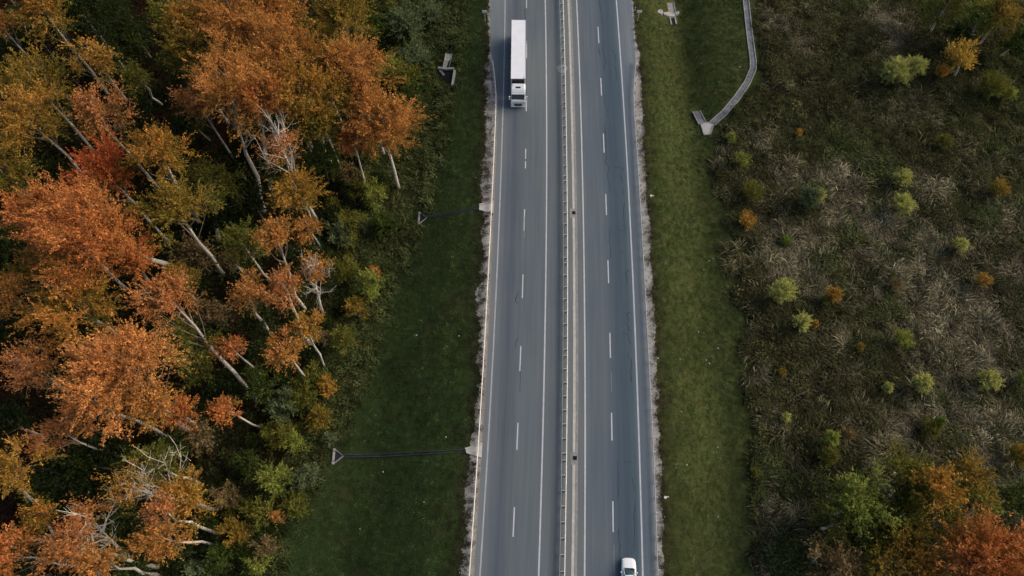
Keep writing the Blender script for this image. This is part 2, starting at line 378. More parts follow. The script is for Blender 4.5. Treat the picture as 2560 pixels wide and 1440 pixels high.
# gravel shoulders, irregular outer edges
M_grav = mat('shoulder_gravel', (.3, .29, .27), .95); N, L, b = nodes(M_grav)
g = N.new('ShaderNodeNewGeometry').outputs['Position']
ca = ramp(N, L, noise(N, L, 2.4, 8, g, .8), [(.34, (.09, .08, .06)), (.44, (.30, .285, .255)), (.7, (.45, .43, .40))])
cb = ramp(N, L, noise(N, L, .35, 3, g), [(.35, (.72, .70, .68)), (.65, (1.08, 1.06, 1.05))])
L.new(mixc(N, L, ca, cb, 1.0, 'MULTIPLY'), b.inputs['Base Color'])
def gstrip(name, s0, s1, z=-.012):
    Ys = np.arange(-40, 180, .22); ns = 8; t = np.linspace(0, 1, ns + 1)
    S = s0(Ys)[:, None] * (1 - t) + s1(Ys)[:, None] * t; X = RC(Ys)[:, None] + S; YY = np.repeat(Ys[:, None], ns + 1, 1)
    ZZ = np.maximum(GZ(X, YY) + .028, -.9) ; ZZ[:, 0 if abs(S[0, 0]) < abs(S[0, -1]) else -1] = z
    v = np.stack([X.ravel(), YY.ravel(), ZZ.ravel()], 1)
    i = (np.arange(len(Ys) - 1)[:, None] * (ns + 1) + np.arange(ns)[None]).ravel()
    return link(name, raw_mesh(name, v, np.stack([i, i + 1, i + ns + 2, i + ns + 1], 1), None, m=M_grav), kind='structure')
def lw(Y):                      # outer reach of the left gravel
    w = np.interp(Y, [-40, 4, 10, 18, 30, 40, 56, 70, 80, 88, 92, 110, 180], [1.9, 1.6, 1.2, 1.5, 1.3, 1.8, 1.6, 2.3, 1.9, 1.1, .35, .25, .25])
    return ip(AL, Y) - np.maximum(.12, w + 1.9 * (vn(Y, Y * 0 + 3, 2.6, 31, 4) - .5) + .35 * (hsh(np.floor(Y * 4.5), Y * 0, 4) - .5))
def rw(Y):
    w = np.interp(Y, [-40, 4, 40, 60, 80, 88, 94, 110, 180], [1.05, 1.05, 1.2, 1.25, 1.35, .8, .4, .35, .3])
    return ip(AR, Y) + np.maximum(.1, w + .9 * (vn(Y, Y * 0 + 8, 2.0, 33, 4) - .5) + .25 * (hsh(np.floor(Y * 4.5), Y * 0, 5) - .5))
gstrip('left_gravel_shoulder', lambda Y: lw(Y), lambda Y: ip(AL, Y) + .0)
gstrip('right_gravel_shoulder', lambda Y: ip(AR, Y) + .0, lambda Y: rw(Y))
strip('kerb_lip', lambda Y: ip(AL, Y) - .10, lambda Y: ip(AL, Y) + .02, np.arange(-40, 90, 1.), .006, grainy('pinkish_kerb_edge', (.27, .22, .19), .2, 3), road)

# ------------------------------------------------------------------ guard rails
def wbeam(name, pts, m, parent, flip=1, z=.76):
    prof = [(0, .155), (.05, .13), (.07, .09), (.05, .05), (.01, .02), (.01, -.02), (.05, -.05), (.07, -.09), (.05, -.13), (0, -.155)]
    v = []; f = []; n = len(prof)
    for i, p in enumerate(pts):
        d = pts[min(i + 1, len(pts) - 1)] - pts[max(i - 1, 0)]; nn = np.array([d[1], -d[0]]) / np.linalg.norm(d) * flip
        for a, h in prof: v.append((p[0] + nn[0] * a, p[1] + nn[1] * a, z + h - .155))
        for a, h in prof[::-1]: v.append((p[0] + nn[0] * (a - .045), p[1] + nn[1] * (a - .045), z + h - .155))
    k = 2 * n
    for i in range(len(pts) - 1):
        for j in range(k): f.append((i * k + j, i * k + (j + 1) % k, (i + 1) * k + (j + 1) % k, (i + 1) * k + j))
    return MB().add(v, f).build(name, m, parent)
LR = [(-60, -1.32), (4, -1.32), (56, -1.30), (78, -1.22), (81, -1.25), (84.4, -1.5), (87, -1.8), (89.3, -2.1)]
RR = [(-60, 22.62), (18, 22.6), (40, 22.45), (77.5, 22.4), (81, 22.5), (84.4, 22.8), (89.9, 23.5)]
def side_rail(T, y1, label, m, flip, inward, end_label):
    e = empty('guardrail', (RC(30) + ip(T, 30), 30, 0), label=label, cat='guardrail')
    off = np.array(e.location[:2])
    ys = np.arange(-40, y1 + .01, 1.0); pts = [np.array([RC(y) + ip(T, y), y]) - off for y in ys]
    wbeam('rail', pts, m, e, flip)
    pm = MB().box(-.05, .05, -.035, .035, -1.0, .72).mesh('post', M_zincd)
    sm_ = MB().box(0, .26, -.05, .05, .45, .70).mesh('spacer', M_zinc)
    tm = MB().box(-.01, .30, -.03, .03, .70, .73).mesh('bracket', M_zinc)
    y = -39.0; k = 0
    while y < y1:
        x = RC(y) + ip(T, y)
        for nm, me, dx in (('post', pm, .28 * inward), ('spacer', sm_, 0), ('bracket', tm, 0)):
            o = link(nm, me, e); o.location = (x - off[0] + dx, y - off[1], -.02)
            if inward < 0 and nm != 'post': o.rotation_euler = (0, 0, math.pi)
        k += 1; y += 2.0 if k % 9 else 1.0
side_rail(LR, 89.3, 'cream steel guardrail along the left shoulder by the dark green slope', M_cream, 1, -1, '')
side_rail(RR, 89.9, 'thin grey steel guardrail with short posts beside the right shoulder', M_zinc, -1, 1, '')
e = empty('median_guardrail', (RC(30) + 10.4, 30, 0), label='double steel guardrail with ladder-like crossbars along the middle of the road', cat='guardrail')
off = np.array(e.location[:2]); ys = np.arange(-60, 240, 2.0)
wbeam('rail', [np.array([RC(y) + 10.12, y]) - off for y in ys], M_zincd, e, -1)
wbeam('rail', [np.array([RC(y) + 10.76, y]) - off for y in ys], M_cream, e, 1)
pm = MB().box(-.06, .06, -.05, .05, 0, .70).mesh('post', M_zincd)
cm = MB().box(-.30, .27, -.025, .025, .70, .74).mesh('crossbar', M_zinc)
fm = MB().box(-.11, .11, -.13, .13, .62, .69).mesh('bracket', M_black)  # black plates drawn for the dark spots under the crossbars
y = -40.0; k = 0
while y < 150:
    x = RC(y) + 10.44
    for nm, me, dx, dy in (('post', pm, .06, -.05), ('crossbar', cm, 0, 0), ('bracket', fm, .1, -.16)):
        o = link(nm, me, e); o.location = (x - off[0] + dx, y - off[1] + dy, 0)
    k += 1; y += 2.0 if k % 8 else .95

# ------------------------------------------------------------------ concrete drainage works
def L3(pxs, dz): return [PG(a, b, dz) for a, b in pxs]
def rel(o): return np.array(o.location)
def channel(parent, pts, w, seg, floor_m, wall_m, depth=.11, name='channel_segment', wall=.14):
    """precast U channel laid segment by segment along pts"""
    pts = [np.array(p) for p in pts]; out = []
    for p, q in zip(pts[:-1], pts[1:]):
        n = max(1, round(np.linalg.norm(q - p) / seg))
        for t in range(n): out.append(p + (q - p) * t / n)
    out.append(pts[-1]); o0 = rel(parent)
    nn = []
    for i in range(len(out)):
        d = out[min(i + 1, len(out) - 1)] - out[max(i - 1, 0)]; n = np.array([-d[1], d[0], 0]); nn.append(n / np.linalg.norm(n))
    for i in range(len(out) - 1):
        p, q = out[i] - o0, out[i + 1] - o0; d = (q - p) / np.linalg.norm(q - p); q = q - d * .035
        na, nb = nn[i] * w / 2, nn[i + 1] * w / 2; ia, ib = nn[i] * (w / 2 - wall), nn[i + 1] * (w / 2 - wall)
        zt = np.array([0, 0, random.uniform(0, .03)]); zf = np.array([0, 0, -depth]); zb = np.array([0, 0, -.5])
        m = MB()
        for sg in (1, -1):
            v = [p + sg * na + zb, p + sg * ia + zb, p + sg * ia + zt, p + sg * na + zt, q + sg * nb + zb, q + sg * ib + zb, q + sg * ib + zt, q + sg * nb + zt]
            m.add(v, [(0, 1, 2, 3), (7, 6, 5, 4), (0, 4, 5, 1), (1, 5, 6, 2), (2, 6, 7, 3), (3, 7, 4, 0)])
        s = m.build(name, wall_m, parent)
        v = [p - ia + zf, p + ia + zf, q + ib + zf, q - ib + zf]
        MB().add(v, [(0, 1, 2, 3)]).build('channel_bed', floor_m, s)
def chute(label, inl, mid, out_):
    """roadside chute: flared concrete inlet, narrow channel down the slope, triangular outlet"""
    b0 = PG(*inl[2]); e = empty('drain_chute', b0, label=label, cat='drain', group='concrete chutes running down the left slope')
    o0 = rel(e)
    A, B, C, D = [np.array([*P(*q, .0)[:2], z]) - o0 for q, z in zip(inl, (.01, .01, None, None)) if z is not None] + [PG(*inl[2], .2) - o0, PG(*inl[3], .2) - o0]
    m = MB().add([A, B, C, D, A - [0, 0, .3], B - [0, 0, .3], C - [0, 0, .3], D - [0, 0, .3]], [(0, 1, 2, 3), (4, 7, 6, 5), (0, 4, 5, 1), (1, 5, 6, 2), (2, 6, 7, 3), (3, 7, 4, 0)])
    m.build('inlet_floor', M_gutter, e)
    MB().beam(A, D, .18, .3, .16).build('inlet_wall', M_gutter, e); MB().beam(B, C, .18, .3, .16).build('inlet_wall', M_gutter, e)
    pts = L3([( (inl[2][0] + inl[3][0]) / 2, (inl[2][1] + inl[3][1]) / 2)] + mid, .22)
    channel(e, pts, .40, 1.0, M_wet, M_mossy, .10, wall=.055)
    apex, t1, t2 = L3([mid[-1]] + out_, .14)
    apex, t1, t2 = apex - o0, t1 - o0, t2 - o0; d = t2 - t1
    MB().add([apex - [0, 0, .1], t1 - [0, 0, .1], t2 - [0, 0, .1]], [(0, 1, 2)]).build('outlet_floor', M_wet, e)
    for a, b6 in ((.0, .17), (.21, .77), (.81, 1.0)): MB().beam(t1 + d * a, t1 + d * b6, .30, .45, .06).build('outlet_block', M_conc, e)
    MB().beam(apex, t1 + d * .02, .12, .4, .03).build('outlet_wall', M_concd, e); MB().beam(apex, t2 - d * .02, .12, .4, .03).build('outlet_wall', M_conc, e)
chute('narrow concrete drain chute on the left slope, upper one, half lost in grass', [(1234, 505), (1233, 533), (1198, 524), (1198, 512)], [(1150, 528), (1108, 535), (1067, 544)], [(1049, 530), (1046, 561)])
chute('long dark drain chute on the left slope, lower one, with black triangular outlet', [(1206, 1109), (1204, 1143), (1166, 1131), (1163, 1122)], [(1075, 1131), (950, 1138), (858, 1140)], [(836, 1121), (832, 1161)])

# culvert outlet left
b0 = PG(1113, 172); e = empty('culvert_outlet', b0, label='concrete culvert headwall with short chute and open pit on the left slope', cat='culvert'); o0 = rel(e)
top = L3([(1116, 133), (1129, 133)], .35); bot = L3([(1109, 168), (1121, 169)], .15)
channel(e, [(top[0] + top[1]) / 2, (bot[0] + bot[1]) / 2], 1.25, 2.0, M_conc, M_conc, .15, 'apron_slab', .12)
h = L3([(1095, 168), (1113, 171), (1135, 170)], .45)
MB().beam(h[0] - o0, h[1] - o0, .4, 2.0, .0).beam(h[1] - o0, h[2] - o0, .4, 2.0, .0).build('headwall', M_conc, e)
w = L3([(1097, 171), (1110, 188)], .25); MB().beam(w[0] - o0, w[1] - o0, .45, 1.6).build('wing_wall', M_concd, e)
w = L3([(1121, 175), (1124, 190)], -.1); MB().beam(w[0] - o0, w[1] - o0, .16, 1.0).build('brace', M_concd, e)
w = L3([(1137, 174), (1131, 213)], .45); MB().beam(w[0] - o0, w[1] - o0, .42, 1.8).build('wing_wall', M_conc, e)
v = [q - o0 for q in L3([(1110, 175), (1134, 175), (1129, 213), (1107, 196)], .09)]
MB().add(v, [(0, 1, 2, 3)]).build('pit', M_holedark, e)  # flat black sheet over the ground, shade of the pit put into its colour
# culvert inlet right
b0 = PG(1680, 35); e = empty('culvert_inlet', b0, label='concrete culvert headwall with sloping slab and two short legs on the right verge', cat='culvert'); o0 = rel(e)
a_, c_ = L3([(1676, 6), (1682, 38)], .4)
channel(e, [a_, c_], 1.45, 3.0, M_conc, M_conc, .12, 'apron_slab', .14)
poly = [q - o0 for q in L3([(1660, 31), (1672, 29), (1683, 34), (1697, 27), (1699, 30), (1686, 40), (1673, 41), (1660, 35)], .5)]
n = len(poly); MB().add(poly + [q - [0, 0, 1.8] for q in poly], [tuple(range(n))] + [(k, (k + 1) % n, n + (k + 1) % n, n + k) for k in range(n)]).build('headwall', M_conc, e)
for a, b7 in (((1675, 43), (1679, 61)), ((1687, 41), (1691, 59))):
    q = L3([a, b7], .3); MB().beam(q[0] - o0, q[1] - o0, .26, 1.4).build('wing_wall', M_conc, e)
v = [q - o0 for q in L3([(1678, 42), (1686, 41), (1690, 62), (1681, 66)], .08)]; MB().add(v, [(0, 1, 2, 3)]).build('pit', M_holedark, e)  # flat black sheet, shade between the legs put into its colour
p = PG(1650, 32); wl = empty('manhole_cover', p, label='round pale concrete manhole cover on the grass beside the right culvert', cat='manhole')
MB().tube([(0, 0, -.4), (0, 0, .28)], [.58, .56], 24).build('ring', M_conc, wl)
MB().tube([(0, 0, .29), (0, 0, .36)], [.52, .50], 24).build('cover', M_gutter, wl)
MB().tube([(.1, .05, .361), (.1, .05, .40)], [.09, .08], 8).build('lifting_lug', M_concd, wl)
# concrete ditch channel right
b0 = PG(1768, 325); e = empty('drainage_channel', b0, label='long pale concrete ditch channel bending through the right verge into a basin', cat='drain'); o0 = rel(e)
channel(e, L3([(1858, -60), (1865, 0), (1871, 55), (1877, 105), (1883, 150), (1883, 172), (1869, 205), (1843, 243), (1812, 280), (1780, 309)], .20), 1.2, 2.6, M_concd, M_conc, .11)
poly = L3([(1752, 312), (1762, 306), (1773, 304), (1784, 312), (1776, 336), (1760, 338)], .1)
poly = [q - o0 for q in poly]; n = len(poly)
MB().add(poly + [q - [0, 0, .5] for q in poly], [tuple(range(n))] + [(k, (k + 1) % n, n + (k + 1) % n, n + k) for k in range(n)]).build('basin_floor', M_gutter, e)
for k in (0, 3, 4, 5): MB().beam(poly[k], poly[(k + 1) % n], .14, .6, .12).build('basin_wall', M_conc, e)
q = L3([(1741, 277), (1757, 309)], .24); channel(e, q, 1.5, 4.0, M_concd, M_conc, .11, 'apron_slab', .13)

KEEP = []
for l, w_ in (([(1200, 517), (1150, 528), (1108, 535), (1067, 544), (1048, 546)], .55), ([(1166, 1126), (1075, 1131), (950, 1138), (858, 1140), (834, 1141)], .7), ([(1858, -60), (1865, 0), (1871, 55), (1877, 105), (1883, 150), (1883, 172), (1869, 205), (1843, 243), (1812, 280), (1770, 312), (1768, 330)], .9),
        ([(1741, 277), (1757, 309), (1762, 325)], 1.0), ([(1122, 133), (1116, 170), (1120, 200)], 1.2), ([(1137, 174), (1131, 213)], .5), ([(1095, 168), (1135, 172)], .5), ([(1050, 532), (1048, 560)], .6), ([(838, 1123), (834, 1160), (855, 1140), (838, 1123)], .7), ([(1232, 519), (1215, 519)], 1.1), ([(1204, 1126), (1185, 1126)], 1.2),
        ([(1676, 6), (1682, 50)], 1.0), ([(1640, 32), (1698, 30)], .7)):
    q = L3(l, 0); KEEP.append((q, w_))
def clear(x, y, extra=0):
    ok = np.ones(len(x), bool)
    for q, w_ in KEEP:
        for p0, p1 in zip(q[:-1], q[1:]):
            d = p1[:2] - p0[:2]; t = np.clip(((x - p0[0]) * d[0] + (y - p0[1]) * d[1]) / (d @ d), 0, 1)
            ok &= np.hypot(x - p0[0] - d[0] * t, y - p0[1] - d[1] * t) > w_ + extra
    return ok
# ------------------------------------------------------------------ signs, posts, litter
def km_sign(px, py, foot, label):
    f = PG(*foot); e = empty('road_sign', f, label=label, cat='road sign', group='small plates on thin poles')
    MB().tube([(0, 0, -.3), (0, 0, 2.5)], [.035, .035], 8).build('pole', M_cream, e)
    MB().box(-.42, .42, -.02, .02, 2.3, 2.85).build('plate', M_sign, e).rotation_euler = (-.0, 0, 0)
    MB().box(-.06, .06, -.03, -.022, 2.48, 2.68).build('numeral', M_zincd, e)
km_sign(1210, 33, (1213, 56), 'small white plate sign on a thin pole at the left road edge')
km_sign(1597, 32, (1593, 56), 'small white plate sign on a thin pole at the right road edge')
def marker(px, py, label, h=.9):
    f = PG(px, py); e = empty('marker_post', f, label=label, cat='marker post', group='short white marker posts')
    MB().box(-.07, .07, -.05, .05, -.3, h, (.01, .01)).build('post', M_white, e)
    MB().box(-.075, .075, -.055, .055, h * .62, h * .78).build('band', M_black, e)
marker(1220, 45, 'short white marker post beside the plate sign at the left road edge')
marker(1587, 28, 'short white marker post beside the plate sign at the right road edge')
for px, py, lb in ((1625, 497, 'small cream post with a round head behind the right guardrail, upper one'), (1660, 1246, 'small cream post with a round head behind the right guardrail, lower one')):
    f = PG(px, py); e = empty('utility_marker', f, label=lb, cat='marker post', group='small posts with round heads')
    MB().tube([(0, 0, -.2), (0, 0, .9)], [.05, .05], 8).build('post', M_zinc, e)
    MB().tube([(0, 0, .9), (0, 0, .98)], [.2, .18], 12).build('cap', M_cream, e)
    MB().box(.1, .5, .03, .13, .8, .88).build('arm', M_cream, e)
LIT = [(1645, 896), (1700, 898), (1746, 830), (1759, 675), (1773, 652), (1783, 646), (1795, 871), (1765, 900), (1773, 909), (1805, 398), (1823, 441), (1790, 357), (1651, 73), (1755, 160), (1850, 168), (1634, 163), (1794, 1118),
       (1763, 1092), (1717, 1162), (1795, 1292), (1680, 238), (2330, 44), (2326, 50), (2333, 41), (1092, 205), (1106, 213), (1042, 838), (1037, 838), (1148, 840), (1190, 87), (1678, 212), (1687, 558), (1703, 1029), (1871, 1198), (1190, 445), (1115, 1093), (1060, 1255), (900, 1322), (958, 1180)]
lm = [MB().add([(-.14, -.09, .05), (.12, -.12, .09), (.16, .09, .06), (-.08, .13, .12), (0, 0, .17)], [(0, 1, 4), (1, 2, 4), (2, 3, 4), (3, 0, 4)]).mesh('litter_scrap', M_litter),
      MB().add([(-.10, -.06, .06), (.09, -.08, .05), (.13, .07, .09), (-.05, .09, .06), (.02, 0, .13)], [(0, 1, 4), (1, 2, 4), (2, 3, 4), (3, 0, 4)]).mesh('litter_scrap', M_litter)]
for i, q in enumerate(LIT):
    o = link('litter_scrap', lm[i % 2], label='small scrap of white litter ' + ('by the culvert outlet on the left slope' if q[0] < 1130 and q[1] < 300 else 'in the dark grass of the left slope' if q[0] < 1230 else 'under the dark trees in the upper right' if q[0] > 2200 else 'in the upper part of the right verge' if q[1] < 260 else 'at the bushy outer edge of the right verge' if 300 < q[1] < 460 else 'in the middle of the right verge' if q[1] < 920 else 'in the lower part of the right verge'), cat='litter', group='scraps of litter in the grass')
    o.location = PG(*q, .06); o.rotation_euler = (0, 0, random.uniform(0, 6)); o.scale = (random.uniform(.5, .85),) * 3

# ------------------------------------------------------------------ truck
tk = empty('articulated_truck', (RC(79) + 2.58, 78.9, 0), math.atan(-float(RC(80) - RC(78)) / 2 * 1.0) * .6, label='white articulated truck with long box trailer driving down the left carriageway', cat='truck')
T = lambda mb, n, m, par=None, **k: mb.build(n, m, par or tk, **k)
# trailer y from 3.0 (front) to 16.2 (rear)
tr = T(MB().box(-1.27, 1.27, 2.95, 16.2, 1.15, 4.0), 'trailer_box', M_box, bevel=.03)
f = MB()
for x in (-1.24, 1.24): f.box(x - .03, x + .03, 2.94, 16.21, 3.98, 4.03)
f.box(-1.27, 1.27, 16.17, 16.22, 3.97, 4.03); f.box(-1.27, 1.27, 2.93, 2.98, 3.97, 4.03)
T(f, 'roof_rail', M_seam, tr)
f = MB()
for y in np.arange(4.6, 16, 1.65): f.box(-1.2, 1.2, y - .012, y + .012, 3.995, 4.008)
T(f, 'roof_seam', M_box, tr)
f = MB().box(-1.18, -.02, 16.2, 16.24, 1.25, 3.9).box(.02, 1.18, 16.2, 16.24, 1.25, 3.9); T(f, 'rear_door', M_box, tr)
T(MB().box(-1.2, 1.2, 6, 15.9, .95, 1.14), 'chassis', M_black)
for x in (-1.25, 1.22): T(MB().box(x, x + .03, 5.2, 10.5, .5, 1.05), 'side_guard', M_zincd)
T(MB().box(-1.2, 1.2, 16.1, 16.25, .5, .75), 'bumper', M_zincd)
for x in (-1.1, .9): T(MB().box(x, x + .2, 16.25, 16.29, .8, 1.0), 'rear_lamp', M_red)
T(MB().box(-1.02, 1.02, 2.62, 2.945, 1.9, 3.93), 'cooling_unit', M_black, bevel=.05)
T(MB().box(-.85, .85, 1.9, 6.5, .7, 1.05), 'tractor_frame', M_black)
for x in (-1.15, .55): T(MB().box(x, x + .6, 2.4, 3.5, .45, 1.1), 'fuel_tank', M_zinc, bevel=.08)
f = MB()
for x in (.75, .82, .9): f.tube([(x, 2.5, 2.6), (x * .6, 2.3, 2.2), (0, 2.2, 1.6)], [.03] * 3, 5)
T(f, 'air_hose', M_black)
T(MB().add([(.75, 3.0, 4.012), (1.0, 3.0, 4.012), (.98, 3.35, 4.012), (1.02, 3.9, 4.012), (.95, 3.4, 4.012), (.8, 3.25, 4.012)], [(0, 1, 2, 3, 4, 5)]), 'soot_streak', mat('soot', (.35, .36, .38), .8), tr)
# cab: lofted cross sections (y, half width, z_low, z_top)
def loft(secs, n=10):
    v = []; f = []; m = 0
    for (y, hw, z0, z1, r) in secs:
        ring = [(-hw, y, z0), (-hw, y, z1 - r)]
        for t in np.linspace(0, math.pi / 2, 5)[1:]: ring.append((-hw + r * (1 - math.cos(t)), y, z1 - r + r * math.sin(t)))
        ring += [(hw - r * (1 - math.cos(t)), y, z1 - r + r * math.sin(t)) for t in np.linspace(math.pi / 2, 0, 5)[:-1]]
        ring += [(hw, y, z1 - r), (hw, y, z0)]; m = len(ring); v += ring
    for i in range(len(secs) - 1):
        for k in range(m): f.append((i * m + k, i * m + (k + 1) % m, (i + 1) * m + (k + 1) % m, (i + 1) * m + k))
    f.append(tuple(range(m))); f.append(tuple((len(secs) - 1) * m + k for k in range(m))[::-1])
    return MB().add(v, f)
cab = T(loft([(.12, 1.10, .45, 1.9, .12), (.02, 1.2, .42, 1.75, .12), (.0, 1.22, .42, 1.6, .1)][::-1] + [(.25, 1.23, .42, 2.0, .1), (.3, 1.23, .5, 2.02, .1), (2.05, 1.23, .9, 2.02, .1)]), 'cab_lower', M_white)
T(loft([(.62, 1.12, 1.9, 2.98, .15), (.75, 1.2, 1.9, 3.25, .22), (1.1, 1.22, 1.9, 3.55, .25), (1.7, 1.22, 1.9, 3.78, .25), (2.0, 1.2, 1.9, 3.82, .2)]), 'cab_upper', M_white, smooth=False)
T(loft([(1.5, 1.02, 3.4, 3.72, .1), (1.9, 1.1, 3.4, 3.88, .15), (2.0, 1.1, 3.2, 3.89, .15)]), 'roof_deflector', M_white)
T(MB().add([(-1.12, .2, 2.02), (1.12, .2, 2.02), (1.08, .66, 2.92), (-1.08, .66, 2.92), (-1.12, .7, 2.0), (1.12, .7, 2.0), (1.08, .8, 2.92), (-1.08, .8, 2.92)], [(0, 1, 2, 3), (0, 3, 7, 4), (1, 5, 6, 2), (3, 2, 6, 7), (0, 4, 5, 1)]), 'windscreen', M_glass)
T(MB().add([(-1.1, .50, 3.0), (1.1, .50, 3.0), (1.1, .72, 3.14), (-1.1, .72, 3.14), (-1.1, .50, 2.95), (1.1, .50, 2.95)], [(0, 1, 2, 3), (0, 4, 5, 1)]), 'sun_visor', M_white)
T(MB().box(-.40, .40, 1.28, 1.58, 3.62, 3.735), 'roof_hatch', M_black, bevel=.02)
f = MB().box(-.95, .95, -.05, -.005, 1.25, 1.5); T(f, 'grille_band', M_grille)
f = MB().add([(-.72, -.06, 1.1), (.72, -.06, 1.1), (.55, -.06, .62), (-.55, -.06, .62), (-.72, .0, 1.1), (.72, .0, 1.1), (.55, 0, .62), (-.55, 0, .62)], [(3, 2, 1, 0), (0, 1, 5, 4), (1, 2, 6, 5), (2, 3, 7, 6), (3, 0, 4, 7)])
T(f, 'lower_grille', M_black)
T(MB().box(-1.24, 1.24, -.10, .0, .40, .62), 'bumper', M_white, bevel=.03)
for x in (-1.12, .80): T(MB().box(x, x + .32, -.08, -.01, .68, .98), 'headlight', M_light, bevel=.02)
for sg in (-1, 1):
    ar = T(MB().tube([(sg * 1.2, .45, 2.7), (sg * 1.45, .30, 2.7)], [.03, .03], 6), 'mirror_arm', M_black)
    T(MB().box(min(sg * 1.36, sg * 1.56), max(sg * 1.36, sg * 1.56), .15, .33, 1.95, 2.75), 'mirror', M_white, ar, bevel=.03)
    T(MB().box(min(sg * 1.222, sg * 1.235), max(sg * 1.222, sg * 1.235), .8, 1.7, 2.05, 2.7), 'side_window', M_glass)
def wheel(parent, x, y, r=.5, w=.32):
    t = link('wheel', WM[0], parent); t.location = (x, y, r); t.scale = (w / .32, r / .5, r / .5)
    q = link('rim', WM[1], t)
WM = (MB().tube([(-.16, 0, 0), (-.13, 0, 0), (.13, 0, 0), (.16, 0, 0)], [.44, .5, .5, .44], 20).mesh('wheel', M_tyre), MB().tube([(-.165, 0, 0), (.165, 0, 0)], [.27, .27], 14).mesh('rim', M_rim))
for y in (1.05, 4.7, 11.6, 12.95, 14.3):
    for x in (-1.05, 1.05): wheel(tk, x, y)
# ------------------------------------------------------------------ car (drives away from the viewer, bonnet towards the top of the picture)
cr = empty('white_car', (14.93, 6.45, 0), math.atan(-.05), label='white car with rounded bonnet and tinted windscreen on the right carriageway', cat='car')
def body(secs, m, name, par, smooth=True):
    """secs: (y, half width, z_low, z_belt, z_top, crown half width)"""
    v = []; f = []
    for (y, hw, z0, zb, zt, cw, bow) in secs:
        xs = [-hw * .92, -hw, -hw, -cw, -cw * .55, 0, cw * .55, cw, hw, hw, hw * .92]
        zs = [z0, z0 + .12, zb, zt - .02, zt + .01, zt + .02, zt + .01, zt - .02, zb, z0 + .12, z0]
        bo = [0, 0, 0, 0, bow * .7, bow, bow * .7, 0, 0, 0, 0]
        v += [(x, y + o_, z) for x, z, o_ in zip(xs, zs, bo)]
    m_ = 11
    for i in range(len(secs) - 1):
        for k in range(m_): f.append((i * m_ + k, i * m_ + (k + 1) % m_, (i + 1) * m_ + (k + 1) % m_, (i + 1) * m_ + k))
    f.append(tuple(range(m_))); f.append(tuple((len(secs) - 1) * m_ + k for k in range(m_))[::-1])
    me = MB().add(v, f).mesh(name, m); import bmesh
    bm = bmesh.new(); bm.from_mesh(me); bmesh.ops.recalc_face_normals(bm, faces=bm.faces); bm.to_mesh(me); bm.free()
    if smooth: me.shade_smooth()
    return link(name, me, par)
S = [(0, .42, .35, .55, .60, .30, .0), (-.05, .60, .28, .62, .68, .45, .0), (-.18, .76, .25, .68, .76, .60, 0), (-.42, .87, .22, .72, .84, .68, .0), (-.8, .905, .2, .78, .91, .70, .0), (-1.15, .91, .2, .84, .97, .70, .03), (-1.35, .91, .2, .9, 1.0, .68, .06),
     (-1.6, .91, .2, .93, 1.0, .70, .0), (-3.4, .91, .2, .95, 1.02, .7, 0), (-4.05, .87, .22, .95, 1.02, .66, 0), (-4.28, .74, .3, .85, .95, .5, 0)]
bd = body([tuple([s[0]] + list(s[1:])) for s in S], M_white, 'body', cr)
gl = [(-1.32, .70, .95, .98, .995, .62, .05), (-1.75, .72, .95, 1.18, 1.26, .60, .07), (-2.15, .72, .95, 1.34, 1.45, .56, .06), (-2.3, .72, .95, 1.36, 1.47, .55, 0), (-3.5, .70, .95, 1.33, 1.45, .54, 0), (-4.0, .66, .95, 1.1, 1.2, .5, 0), (-4.15, .64, .95, 1.0, 1.05, .5, 0)]
body(gl, M_screen, 'windows', cr)
body([(-2.12, .60, 1.36, 1.42, 1.465, .52, .06), (-2.35, .61, 1.36, 1.43, 1.49, .53, 0), (-3.0, .61, 1.36, 1.43, 1.50, .53, 0), (-3.7, .58, 1.3, 1.36, 1.44, .5, 0)], M_white, 'roof', cr)
for sg in (-1, 1):
    T(MB().tube([(sg * .70, -1.30, .99), (sg * .675, -1.7, 1.20), (sg * .60, -2.2, 1.43), (sg * .60, -3.6, 1.42), (sg * .66, -4.05, 1.0)], [.035, .035, .035, .03, .03], 6), 'pillar', M_white, cr)
    T(MB().box(min(sg * .93, sg * 1.08), max(sg * .93, sg * 1.08), -1.86, -1.68, .92, 1.06), 'mirror', M_white, cr, bevel=.03)
    T(MB().box(min(sg * .55, sg * .82), max(sg * .55, sg * .82), -.34, -.16, .62, .745), 'headlight', M_light, cr, bevel=.03)
T(MB().beam((-.6, -1.27, 1.005), (.6, -1.27, 1.005), .06, .04, .01), 'wiper_cowl', M_black, cr)
for y in (-.85, -3.4):
    for x in (-.82, .82): wheel(cr, x, y, .32, .2)

# ------------------------------------------------------------------ foliage engine
PAL = {  # two leaf colours per kind of tree
 'orange': ((.43, .180, .048), (.25, .14, .034)), 'bright': ((.52, .215, .066), (.38, .18, .052)), 'red': ((.36, .080, .026), (.26, .10, .03)), 'redor': ((.45, .155, .046), (.29, .13, .036)),
 'salmon': ((.42, .165, .055), (.28, .13, .035)), 'yelor': ((.39, .19, .038), (.20, .14, .026)), 'yellow': ((.46, .30, .05), (.38, .23, .04)), 'orol': ((.38, .16, .034), (.12, .115, .02)), 'olor': ((.27, .155, .03), (.095, .105, .018)),
 'olive': ((.15, .135, .026), (.062, .078, .016)), 'green': ((.060, .080, .018), (.030, .045, .011)), 'dark': ((.026, .036, .012), (.015, .023, .007)), 'grgreen': ((.13, .155, .07), (.06, .08, .035)),  # dark and green leaves deepened so gaps in the wood look shaded
 'ygreen': ((.22, .23, .045), (.10, .135, .028)), 'pale': ((.38, .36, .10), (.22, .235, .065)), 'lime': ((.15, .19, .035), (.06, .10, .02)), 'brown': ((.20, .13, .06), (.10, .08, .03))}
